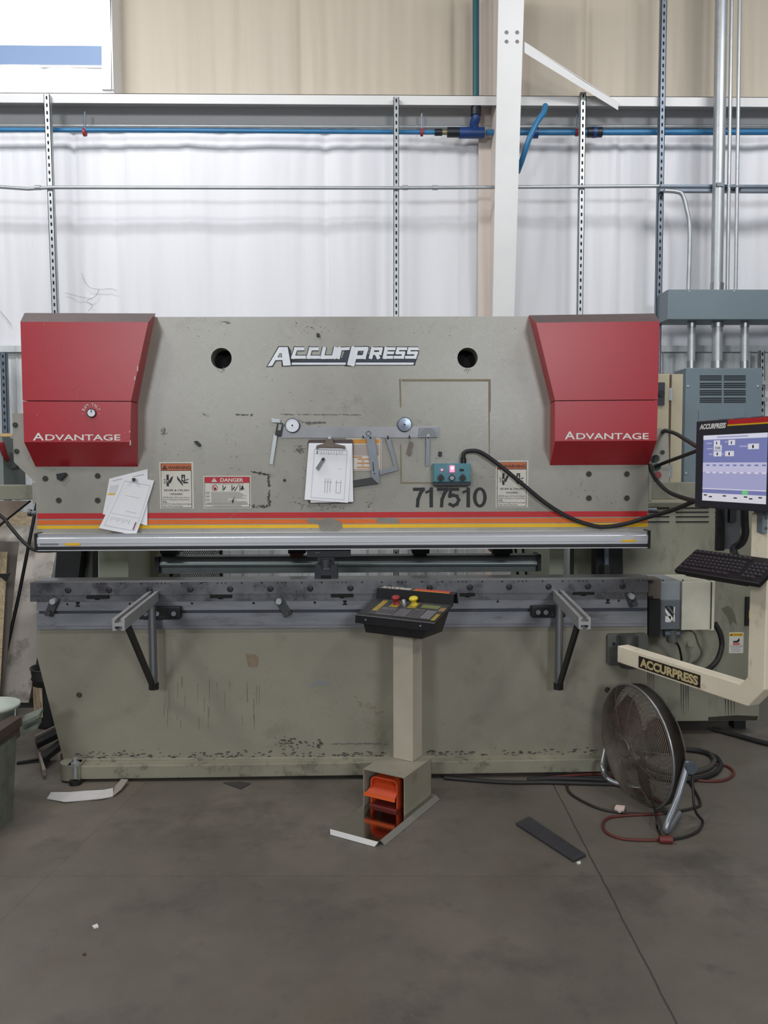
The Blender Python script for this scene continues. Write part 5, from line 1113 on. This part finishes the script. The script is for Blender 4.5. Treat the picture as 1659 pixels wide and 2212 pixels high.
# console
cu0, cu1 = -hw / 2 - .205, -hw / 2 + .208
cf, cb_ = .097, .285; zf, zk = .875, .925
cons = M('black_console', C(30, 30, 32), 0.4, 0, .2, 12); edge = M('bare_edge', C(150, 148, 146), 0.4, .4)
q = MB()
def slab(p0, p1, th, u0=cu0, u1=cu1, m=cons):       # sheet between two (v,z) lines
    a = L_(u0, *p0); b = L_(u1, *p0); c_ = L_(u1, *p1); d_ = L_(u0, *p1); nrm = (b - a).cross(d_ - a).normalized() * th
    q.hexa([a, b, c_, d_], [a - nrm, b - nrm, c_ - nrm, d_ - nrm], m)
slab((cf, zf), (cb_, zk), .003); slab((cf - .004, zf - .038), (cf, zf), .003); slab((cb_, zk), (cb_ + .012, zk + .048), .003); slab((cb_ + .012, zk + .048), (cb_ + .045, zk + .055), .003); slab((cb_ + .045, zk + .055), (cb_ + .06, zk + .0), .003)
slab((cf - .0005, zf - .0015), (cf - .0002, zf + .001), .002, m=edge)
q.build('console_top', ped)
q = MB(); q.hexa([L_(cu0 + .03, cf + .005, zf - .004), L_(cu1 - .02, cf + .005, zf - .004), L_(cu1 - .02, cb_ + .02, zk - .004), L_(cu0 + .03, cb_ + .02, zk - .004)], [L_(cu0 + .05, cf + .01, .795), L_(cu1 - .07, cf + .01, .795), L_(cu1 - .05, cb_ - .01, .80), L_(cu0 + .05, cb_ - .01, .80)], cons); q.build('console_box', ped)
dn = (L_(0, cb_, zk) - L_(0, cf, zf)).normalized(); un = ru_.cross(dn).normalized()
dk = lambda a, b, e=.001: L_(cu0 + (cu1 - cu0) * a, cf, zf) + dn * (b * (V((cb_ - cf, 0, zk - zf)).length)) + un * e
def panel(a0, b0, a1, b1, m, e=.001): q.add([dk(a0, b0, e), dk(a1, b0, e), dk(a1, b1, e), dk(a0, b1, e)], [[0, 1, 2, 3]], m)
q = MB(); gy = M('keypad_grey', C(92, 90, 92), 0.5, 0, .1, 30); yb2 = M('dull_yellow_sticker', C(150, 128, 52), 0.55, 0, .15, 40)
panel(.12, .12, .97, .98, M('console_overlay', C(60, 58, 58), 0.45, 0, .1, 20)); panel(.22, .14, .42, .55, gy, .0015); panel(.44, .14, .60, .55, gy, .0015); panel(.62, .14, .75, .62, gy, .0015); panel(.77, .14, .90, .62, gy, .0015); panel(.66, .70, .88, .88, M('green_lcd', C(112, 118, 72), 0.4), .0015)
panel(.13, .3, .2, .9, yb2, .0016); panel(.92, .1, .97, .45, yb2, .0016); panel(.90, .6, .97, .8, M('tan_label', C(140, 112, 80), 0.55), .0016)
for i in range(3):
    for j in range(4): panel(.785 + .036 * i, .18 + .10 * j, .812 + .036 * i, .25 + .10 * j, M('pale_key', C(130, 128, 128), 0.5), .0022); panel(.632 + .036 * i, .18 + .10 * j, .658 + .036 * i, .25 + .10 * j, M('keypad_dark', C(66, 64, 66), 0.5), .0022)
for i in range(4): panel(.235 + .045 * i, .22, .265 + .045 * i, .42, M('keypad_dark', C(66, 64, 66), 0.5), .0022)
q.build('keypad', ped)
for a, b, m_, nm, r in ((.335, .78, M('red_mushroom', C(150, 40, 44), 0.45), 'red_button', .021), (.555, .82, M('yellow_mushroom', C(220, 196, 48), 0.45), 'yellow_button', .022)):
    q = MB(); q.lathe(dk(a, b), un, [(r * .8, 0), (r * .8, .004), (r * .55, .006), (r * .55, .026), (r, .028), (r, .034), (r * .8, .039), (0, .041)], m_, 20); panel(a - .055, b - .2, a + .055, b + .12, yb2, .0018); q.build(nm, ped)
q = MB(); q.lathe(dk(.45, .72), un, [(.013, 0), (.013, .016), (.010, .02), (.010, .03), (0, .031)], chrome, 16); q.build('selector_knob', ped)
q = MB(); g0 = lambda a, e=.0012: L_(cu0 + (cu1 - cu0) * a, cb_ + .012, zk + .048) + V((0, 0, e))
vv = L_(0, cb_ + .045, zk + .055) - L_(0, cb_ + .012, zk + .048)
q.text('ACCURPRESS', g0(.04) + vv * .12, ru_ * .165, vv * .76, M('worn_letter_white', C(190, 184, 170), 0.5), .05, .2); q.add([g0(.48) + vv * .35, g0(.93) + vv * .35, g0(.93) + vv * .95, g0(.48) + vv * .95], [[0, 1, 2, 3]], M('console_red', C(190, 62, 44), 0.5)); q.add([g0(.47) + vv * .12, g0(.93) + vv * .12, g0(.93) + vv * .33, g0(.47) + vv * .33], [[0, 1, 2, 3]], M('console_yellow', C(206, 150, 50), 0.5)); q.build('console_lettering', ped)
for a in (.14, .83): MB().cyl(L_(cu0 + (cu1 - cu0) * a, cf - .006, zf - .018), L_(cu0 + (cu1 - cu0) * a, cf + .002, zf - .018), .004, zinc, 8).build('screw', ped)
# foot switch inside the housing
fs = thing('foot_switch', L_(-hw / 2, .06, .02), 'orange foot switch inside the pedestal housing', 'foot switch')
q = MB(); w0, w1 = -hw + .026, -.046; arcs = []
prof = [(w0, .022), (w0, .13)] + [(w0 + .03 - .03 * math.cos(t_), .13 + .03 * math.sin(t_)) for t_ in [math.pi / 2 * i / 5 for i in range(1, 6)]]
prof += [(w1 - .03 + .03 * math.sin(t_), .13 + .03 * math.cos(t_)) for t_ in [math.pi / 2 * i / 5 for i in range(0, 6)]] + [(w1, .022)]
inn = []
cxu = (w0 + w1) / 2
for (u, z) in prof: inn.append((u + (.007 if u < cxu else -.007), min(z, .153)))
for i in range(len(prof) - 1):
    a = [L_(prof[i][0], .02, prof[i][1]), L_(prof[i + 1][0], .02, prof[i + 1][1]), L_(inn[i + 1][0], .02, inn[i + 1][1]), L_(inn[i][0], .02, inn[i][1])]
    q.prism(a, rv_ * .045, orange)
q.build('guard', fs)
q = MB(); q.hexa([L_(w0 - .010, -.008, .086), L_(w1 + .0, -.008, .086), L_(w1 - .012, .10, .150), L_(w0 + .014, .10, .150)], [L_(w0 - .010, -.008, .078), L_(w1 + .0, -.008, .078), L_(w1 - .012, .10, .142), L_(w0 + .014, .10, .142)], orange)
q.hexa([L_(w0 - .016, -.012, .090), L_(w1 + .002, -.012, .090), L_(w1 + .002, -.012, .074), L_(w0 - .016, -.012, .074)], [L_(w0 - .016, -.007, .090), L_(w1 + .002, -.007, .090), L_(w1 + .002, -.007, .074), L_(w0 - .016, -.007, .074)], M('bright_orange_lip', C(226, 96, 40), 0.45)); q.obox(L_(w0 + .02, .09, .03), ru_ * (w1 - w0 - .04), rv_ * .02, V((0, 0, .11)), M('dark_red_base', C(120, 44, 40), 0.5)); q.build('pedal', fs)
q = MB(); q.obox(L_(w0, .01, .0205), ru_ * (w1 - w0), rv_ * .14, V((0, 0, .012)), M('dark_red_base', C(120, 44, 40), 0.5)); q.build('switch_base', fs)
# ================================================================== FAN
FC = P(1397, 1606, 3.66); FR = .283; fn = V((-.96, -.27, -.05)).normalized(); fh = V((-fn.y, fn.x, 0)).normalized(); fv = fn.cross(fh); fv = fv if fv.z > 0 else -fv
fan = thing('floor_fan', V((FC.x, FC.y, 0)), 'round wire cage floor fan on tube legs right of the bed', 'fan')
ringp = lambda r, h, n=48: [FC + fn * h + (fh * math.cos(2 * math.pi * i / n) + fv * math.sin(2 * math.pi * i / n)) * r for i in range(n)]
q = MB(); q.lathe(FC, fn, [(FR, .06), (FR * .99, .0), (FR * .985, .002), (FR * .985, .058)], M('fan_drum', C(70, 62, 56), 0.5, .4, .3, 20), 48); q.build('drum', fan)
q = MB(); q.tube(ringp(FR + .002, .062), .006, chrome, 8, True); q.build('rim', fan)
dome = lambda r: .062 + .062 * (1 - (r / FR) ** 2) ** .7
q = MB()
for k in range(30):
    r = .055 + (FR - .06) * k / 29.0; q.tube(ringp(r, dome(r), 40), .0019, dchrome, 4, True)
for k in range(10):
    t_ = 2 * math.pi * k / 10 + .2; q.tube([FC + fn * (dome(r) - .003) + (fh * math.cos(t_) + fv * math.sin(t_)) * r for r in [.045 + (FR - .045) * i / 8 for i in range(9)]], .0022, dchrome, 5)
q.build('front_grille', fan)
q = MB()
for k in range(12):
    r = .05 + (FR - .055) * k / 11.0; q.tube(ringp(r, -.0 - .07 * (1 - (r / FR) ** 2) ** .6, 36), .0014, dchrome, 4, True)
for k in range(8):
    t_ = 2 * math.pi * k / 8; q.tube([FC - fn * (.0 + .07 * max(0, 1 - (r / FR) ** 2) ** .6 + .002) + (fh * math.cos(t_) + fv * math.sin(t_)) * r for r in (.03, .09, .15, .2, .25, FR)], .0022, dchrome, 5)
q.build('rear_grille', fan)
q = MB(); q.lathe(FC + fn * dome(.05), fn, [(.046, -.004), (.046, .004), (.040, .007), (.036, .004), (0, .003)], M('hub_badge_grey', C(112, 104, 96), 0.4, .3), 28); q.build('hub_badge', fan)
q = MB(); q.lathe(FC + fn * .02, fn, [(.05, -.02), (.055, .0), (.05, .03), (0, .035)], black, 24); q.cyl(FC - fn * .06, FC, .06, blackm, 20); q.build('motor', fan)
blm = M('dusty_fan_blade', C(96, 70, 62), 0.55, 0, .3, 20)
for k in range(3):
    b0 = 2 * math.pi * k / 3 + .5; q = MB(); vs = []; n = 8
    for i in range(n + 1):
        r = .05 + .20 * i / n; hw_ = .30 + .22 * math.sin(math.pi * i / n)
        for sgn in (-1, 1):
            t_ = b0 + sgn * hw_; vs.append(FC + fn * (.02 + sgn * .028) + (fh * math.cos(t_) + fv * math.sin(t_)) * r)
    q.add(vs, [[2 * i, 2 * i + 1, 2 * i + 3, 2 * i + 2] for i in range(n)], blm, True); vs2 = [p - fn * .003 for p in vs]; q.add(vs2, [[2 * i, 2 * i + 2, 2 * i + 3, 2 * i + 1] for i in range(n)], blm, True); q.build('blade', fan)
pn_ = FC - fh * (FR + .014) ; pf_ = FC + fh * (FR + .014)
if pn_.y > pf_.y: pn_, pf_ = pf_, pn_
ft = G(1440, 1797, .016)
q = MB(); q.tube(cr([pn_ + V((0, 0, .02)), pn_.lerp(ft, .5), ft + V((0, 0, .03)), ft + V((.012, .02, 0.0)), G(1466, 1757, .016)], 6), .015, M('dull_grey_tube', C(150, 154, 160), 0.35, .6), 12); q.cyl(pn_ - fh * .0, pn_ + (pn_ - FC).normalized() * .03, .026, zincd, 14); q.build('leg', fan)
q = MB(); q.tube(cr([pf_ + V((0, 0, .01)), P(1303, 1640, 3.84), P(1302, 1662, 3.80), G(1312, 1683, .016).lerp(P(1312, 1679, 3.75), .4), G(1345, 1695, .016), G(1410, 1706, .016)], 6), .013, chrome, 12); q.build('leg', fan)
# ================================================================== FLOOR CABLES AND LOOSE THINGS
def fl_cable(pts, r, m, lab, name='cable', cat='cable', grp=None): return cable([G(x, y, r) for x, y in pts], r, m, lab, name, cat, grp, 8)
cord = thing('extension_cord', G(1430, 1812, 0), 'dark red extension cord looping on the floor in front of the fan', 'cord')
MB().tube(cr([G(x, y, .006) for x, y in ((1228, 1690), (1225, 1702), (1240, 1720), (1290, 1745), (1340, 1755), (1420, 1758), (1500, 1745), (1512, 1730), (1490, 1690))], 8), .006, cord_blk, 8).build('cord_run', cord)
MB().tube(cr([G(x, y, .006) for x, y in ((1430, 1758), (1345, 1762), (1312, 1768), (1302, 1783), (1312, 1800), (1345, 1812), (1395, 1815), (1432, 1814))], 8), .006, cord_red, 8).build('cord_run', cord)
q = MB(); a, b = G(1424, 1813, .016), G(1452, 1814, .016); q.cyl(a, b, .016, M('dark_red_plug', C(110, 44, 40), 0.5), 10); q.build('plug', cord)
cable([pn_ + V((.02, .0, -.02)), G(1500, 1745, .1), G(1518, 1775, .006), G(1508, 1795, .006), G(1480, 1808, .006), G(1452, 1813, .008)], .006, cord_blk, 'black power cord hanging from the fan to the red plug', 'power_cord', 'cord')
cable([FC - fn * .02 - fv * .26, G(1418, 1770, .04), G(1420, 1790, .006), G(1430, 1808, .008)], .005, cord_blk, 'short black cord dropping from the fan bottom to the plug', 'power_cord', 'cord')
fl_cable([(960, 1680), (1020, 1685), (1100, 1690), (1180, 1690), (1260, 1692), (1340, 1694)], .010, cord_blk, 'black hose along the floor in front of the base rail', 'hose', 'hose', 'hoses along the base rail')
fl_cable([(1180, 1680), (1230, 1676), (1290, 1672), (1340, 1685), (1385, 1712), (1430, 1735)], .008, cord_red, 'reddish hose lying on the floor behind the fan', 'hose', 'hose', 'hoses along the base rail')
fl_cable([(1140, 1684), (1200, 1682), (1290, 1684), (1345, 1690)], .012, rubber, 'thick black hose closest to the base rail', 'hose', 'hose', 'hoses along the base rail')
for k, (rr, lab) in enumerate(((0, 'outer black hose coil on the floor behind the fan'), (1, 'inner black hose coil on the floor behind the fan'))):
    s = 1 - .18 * rr; fl_cable([(1470 + 10 * math.cos(t_) + 78 * s * math.cos(t_), 1652 + 33 * s * math.sin(t_) - 9 * rr) for t_ in [2 * math.pi * i / 12 for i in range(13)]], .013, M('grey_hose', C(74, 70, 66), 0.6) if rr else rubber, lab, 'hose_coil', 'hose', 'hose coils behind the fan')
fl_cable([(1540, 1650), (1570, 1655), (1585, 1670), (1565, 1685), (1520, 1687), (1470, 1680)], .007, cord_red, 'thin red brown cord looping right of the fan', 'cord', 'cord')
fl_cable([(1540, 1575), (1590, 1588), (1640, 1602), (1720, 1620)], .014, rubber, 'black cable running from under the cabinet to the right edge', 'cable', 'cable')
q = MB(); q.prism([G(1327, 1750, .008), G(1331, 1743, .008), G(1350, 1745, .008), G(1348, 1753, .008), G(1338, 1756, .008)], (0, 0, .01), M('pink_white_tag', C(232, 206, 198), 0.6)); tag(q.build('cord_tag'), 'small pinkish white tag on the cord in front of the fan', 'tag')
q = MB(); a, b, c_, d_ = G(1114, 1777, .012), G(1143, 1763, .012), G(1266, 1845, .012), G(1238, 1857, .012); q.prism([a, b, c_, d_], (0, 0, -.012), M('dark_rubber_bar', C(58, 56, 60), 0.6, 0, .15, 20)); tag(q.build('flat_bar', bevel=.002), 'dark flat bar lying on the floor left of the fan', 'bar')
q = MB(); wm = M('white_felt_strip', C(202, 198, 196), 0.75, 0, .06, 20)
cl = [(101, 1725, 110, 1711), (140, 1732, 150, 1711), (180, 1729, 185, 1708), (220, 1725, 224, 1706), (245, 1720, 244, 1702)]
vs = []
for i, (x0, y0, x1, y1) in enumerate(cl): vs += [G(x0, y0, .004 + .004 * (i % 2)), G(x1, y1, .010 + .004 * ((i + 1) % 2))]
q.add(vs, [[2 * i, 2 * i + 2, 2 * i + 3, 2 * i + 1] for i in range(len(cl) - 1)], wm, True); q.add([p - V((0, 0, .003)) for p in vs], [[2 * i, 2 * i + 1, 2 * i + 3, 2 * i + 2] for i in range(len(cl) - 1)], wm, True)
q.hexa([G(243, 1722, .004), G(262, 1706, .012), G(277, 1685, .02), G(262, 1684, .02), G(248, 1700, .01)], [p + V((0, 0, .003)) for p in (G(243, 1722, .004), G(262, 1706, .012), G(277, 1685, .02), G(262, 1684, .02), G(248, 1700, .01))], M('strip_inside', C(150, 140, 130), 0.7))
tag(q.build('scrap_strip', recalc=False), 'crumpled white strip lying on the floor below the left foot', 'scrap')
tag(MB().prism([G(482, 1690, .004), G(520, 1688, .004), G(542, 1692, .004), G(520, 1704, .004)], (0, 0, -.004), M('scrap_dark', C(64, 60, 58), 0.6)).build('scrap_plate'), 'small dark plate scrap on the floor under the base rail', 'scrap')
for x, y, s, m_, lab in ((206, 1999, 7, white, 'white paper scrap on the open floor at lower left'), (182, 2060, 4, M('brown_crumb', C(80, 60, 40), 0.7), 'brown crumb on the floor near the lower left edge'), (1250, 1862, 5, white, 'pale chip on the floor beside the flat bar')):
    tag(MB().prism([G(x - s, y, .004), G(x + s * .6, y - s * .6, .004), G(x + s, y + s * .3, .004), G(x - s * .4, y + s * .7, .004)], (0, 0, -.004), m_).build('floor_scrap'), lab, 'scrap')
# ================================================================== LEFT SIDE CLUTTER
stain = M('stained_pale_sheet', C(230, 220, 210), 0.6, 0, .14, 3, .02, 20, C(112, 104, 96), .8, 5, dlo=.52)
q = MB(); Ya, Yb2 = 5.22, 5.72
q.hexa([P(-180, 1518, Ya), P(62, 1518, Ya), P(131, 1136, Yb2), P(-180, 1136, Yb2)], [p + V((0, .006, 0)) for p in (P(-180, 1518, Ya), P(62, 1518, Ya), P(131, 1136, Yb2), P(-180, 1136, Yb2))], stain)
tag(q.build('leaning_sheet'), 'large stained pale sheet leaning behind the left end of the bed', 'sheet')
q = MB(); lean = [V((P(-60, 1300, 5.80).x, 5.80, 0)), V((P(70, 1300, 5.80).x, 5.80, 0)), P(76, 1106, 5.95), P(-60, 1106, 5.95)]; q.hexa(lean, [p + V((0, .006, 0)) for p in lean], M('pale_tread', C(196, 178, 150), 0.5, 0, .2, 40, .8, 45)); tag(q.build('tread_plate'), 'pale tread plate showing above the top of the stained sheet', 'plate')
zq = P(40, 1518, 5.24).z; q = MB(); q.box((P(-180, 1518, 5.2).x, 5.14, 0), (P(100, 1518, 5.2).x, 5.34, zq), blackm); tag(q.build('skid'), 'black skid under the stained leaning sheet', 'skid')
q = MB(); q.tube(PL([(-3, 1482, 5.1), (40, 1290, 5.3), (80, 1086, 5.55)]), .012, black, 6); tag(q.build('long_rod'), 'long thin black rod leaning across the stained sheet', 'rod')
dp = M('diamond_plate', C(176, 156, 124), 0.45, 0.1, .2, 40, .8, 45); q = MB()
lean = [V((P(-90, 1500, 4.75).x, 4.75, .0)), V((P(-7, 1500, 4.75).x, 4.75, .0)), P(16, 1192, 5.0), P(-60, 1192, 5.0)]; q.hexa(lean, [p + V((0, .006, 0)) for p in lean], dp); tag(q.build('tread_plate'), 'brown diamond tread plate leaning at the left edge', 'plate')
q = MB(); lean = [V((P(-90, 1500, 4.98).x, 4.98, .0)), V((P(0, 1500, 4.98).x, 4.98, .0)), P(40, 1170, 5.2), P(-60, 1170, 5.2)]; q.hexa(lean, [p + V((0, .008, 0)) for p in lean], M('grey_brown_plate', C(158, 146, 138), 0.55, 0, .12, 6)); tag(q.build('steel_plate'), 'grey brown steel plate leaning behind the tread plate', 'plate')
q = MB(); q.rect(-20, 1240, 12, 1248, 4.7, .02, black); q.pp([(2, 1248), (20, 1238), (12, 1256)], 4.69, .02, black); tag(q.build('black_clamp'), 'black clamp on the tread plate at the left edge', 'clamp')
# grey shear with red lever at far left
sh = thing('shear_machine', P(-10, 1040, 4.9), 'grey hand shear with red lever at the left edge behind the guard arm', 'shear'); q = MB()
q.rect(-90, 945, 7, 1060, 4.75, .3, M('shear_grey', C(130, 138, 136), 0.5, 0, .1, 6)); q.box((P(-120, 1060, 4.76).x, 4.76, 0), (P(-60, 1060, 4.76).x, 5.0, P(-60, 1055, 4.76).z), M('shear_grey', C(130, 138, 136), 0.5)); q.build('frame', sh)
q = MB(); q.pp([(6, 945), (20, 946), (25, 985), (29, 1000), (22, 1030), (12, 1040), (6, 1040)], 4.86, .1, M('shear_dark', C(64, 70, 70), 0.5, 0, .15, 8)); q.cyl(P(20, 995, 4.84), P(20, 995, 4.9), .05, M('shear_dark', C(64, 70, 70), 0.5), 20); q.build('guard', sh)
q = MB(); q.tube(PL([(2, 955, 4.72), (9, 978, 4.74), (15, 992, 4.8)]), .018, M('red_lever_paint', C(150, 48, 56), 0.45), 10); q.build('lever', sh)
tag(MB().rect(-60, 936, 27, 943, 5.3, .15, M('pale_wood', C(198, 168, 122), 0.6, 0, .1, 12)).build('wooden_board'), 'pale wooden board end above the grey shear', 'board')
# brown boards between arm and sheet
q = MB(); q.pp([(-60, 1082), (62, 1082), (-14, 1150), (-24, 1560), (-60, 1560)], 5.50, .02, M('brown_board', C(142, 126, 114), 0.6, 0, .15, 6)); tag(q.build('hardboard'), 'brown board leaning below the left guard arm', 'board')
q = MB(); q.tube(PL([(-10, 1142, 5.48), (66, 1082, 5.48)]), .007, black, 6); tag(q.build('thin_bar'), 'thin black bar along the edge of the brown board', 'bar')
# bucket
bc = G(100, 1578, 0); bk = thing('oil_bucket', bc + V((0, .1, 0)), 'black grimy bucket with drips behind the left end of the bed', 'bucket'); by = V((bc.x, bc.y + .11, 0))
hb = P(90, 1450, by.y - .1).z; q = MB(); bkm = M('tarry_bucket', C(26, 27, 28), 0.5, 0, .3, 8, dirt=C(140, 122, 96), damt=.9, dscale=3.2, stretch=(1.6, 1, .5), dlo=.60)
q.lathe(by, (0, 0, 1), [(0, .004), (.098, .004), (.102, .02), (.108, hb * .55), (.112, hb * .8), (.118, hb * .82), (.118, hb * .84), (.114, hb * .86), (.120, hb), (.112, hb), (.1, hb * .5), (.0, hb * .45)], bkm, 32); q.build('pail', bk)
q = MB(); q.lathe(by, (0, 0, 1), [(.117, hb - .006), (.124, hb - .002), (.124, hb + .006), (.116, hb + .004)], M('bucket_rim', C(60, 58, 56), 0.5), 32); q.build('rim', bk)
q = MB(); q.add([by + V((.1115 * math.sin(t_), -.1115 * math.cos(t_), z)) for z in (hb * .22, hb * .72) for t_ in (-.9, -.7, -.5, -.3, -.15)], [[i, i + 1, 6 + i, 5 + i] for i in range(4)], M('dripped_label', C(176, 156, 128), 0.6, 0, .2, 14, dirt=C(40, 34, 30), damt=.95, dscale=9, stretch=(3, 1, .35), dlo=.47)); q.build('label', bk)
# scrap steel beside the bucket
sm_ = M('scrap_steel_pale', C(146, 134, 124), 0.55, .2, .15, 14); sd_ = M('scrap_steel_dark', C(34, 33, 34), 0.6)
for pts, z, m_, lab in (([(75, 1590), (132, 1563), (134, 1580), (80, 1606)], .10, sd_, 'upper dark angle offcut beside the bucket'), ([(88, 1627), (135, 1592), (137, 1604), (96, 1637)], .06, sd_, 'lower dark angle offcut beside the bucket'),
                     ([(105, 1628), (138, 1600), (142, 1612), (130, 1630), (108, 1631)], .03, sm_, 'pale flat offcut against the bed edge'), ([(74, 1590), (81, 1603), (99, 1662), (92, 1664)], .05, sm_, 'long pale offcut pointing to the front beside the bucket'),
                     ([(75, 1588), (129, 1562), (131, 1564), (77, 1591)], .115, sm_, 'pale strip on top of the upper angle offcut'), ([(36, 1645), (90, 1636), (106, 1640), (110, 1636), (92, 1642), (36, 1648)], .012, sd_, 'thin dark strip on the floor beside the grey bin')):
    tag(MB().prism([G(x, y, z) for x, y in pts], (0, 0, -min(z, .03)), m_).build('steel_offcut'), lab, 'offcut', 'steel offcuts beside the bucket')
# bin at left
bg_ = thing('scrap_bin', G(-30, 1790, 0), 'grey green scrap bin at the left edge of the floor', 'bin'); gm = M('bin_paint', C(112, 120, 108), 0.55, 0, .12, 5, dirt=C(78, 74, 66), damt=.6, dscale=7)
b1, b2 = G(28, 1764, 0), G(-40, 1828, 0); zt_ = .36; dd = (b2 - b1)
t1, t2 = P(36, 1600, b1.y + .03), P(-50, 1640, b2.y - .02); t1.z = t2.z = zt_
back = V((-.9, -.1, 0))
q = MB(); q.hexa([b1, b2, b2 + back, b1 + back + V((0, .1, 0))], [t1, t2, t2 + back, t1 + back + V((0, .1, 0))], gm); q.build('bin_body', bg_)
for k, (z, ext) in enumerate(((.335, -.01), (.385, .0))):
    q = MB(); a = t1 + V((ext, .06, z - zt_)); b = t2 + V((ext, -.1, z - zt_)); q.hexa([a, b, b + V((-.06, 0, 0)), a + V((-.06, .02, 0))], [a + V((0, 0, .045)), b + V((0, 0, .045)), b + V((-.06, 0, .045)), a + V((-.06, .02, .045))], M('rusty_angle', C(88, 74, 66), 0.6, .2, .2, 9))
    q.hexa([a, a + V((.06, .05, .02)), a + V((.05, .12, .03)), a + V((-.03, .1, 0))], [p + V((0, 0, .02)) for p in (a, a + V((.06, .05, .02)), a + V((.05, .12, .03)), a + V((-.03, .1, 0)))], gm)
    tag(q.build('steel_angle', bevel=.002), ('lower' if k == 0 else 'upper') + ' rusty steel angle lying across the grey green bin', 'angle', 'steel angles on the bin')
pc = V((P(36, 1525, t1.y + .1).x - .128, t1.y + .12, .352)); pb = thing('clear_bucket', pc, 'pale plastic bucket with wire handle on top of the grey green bin', 'bucket'); q = MB()
q.lathe(pc, (0, 0, 1), [(0, 0), (.105, 0), (.115, .10), (.125, .10), (.128, .115), (.118, .118), (.11, .02), (0, .01)], M('pale_plastic', C(176, 184, 174), 0.45, 0, .08, 10), 28); q.build('pail', pb)
q = MB(); q.tube(cr([pc + V((.122, -.02, .10)), pc + V((.125, -.06, .03)), pc + V((.08, -.11, -.02)), pc + V((-.02, -.13, -.03))], 6), .003, zinc, 6); q.build('handle', pb)
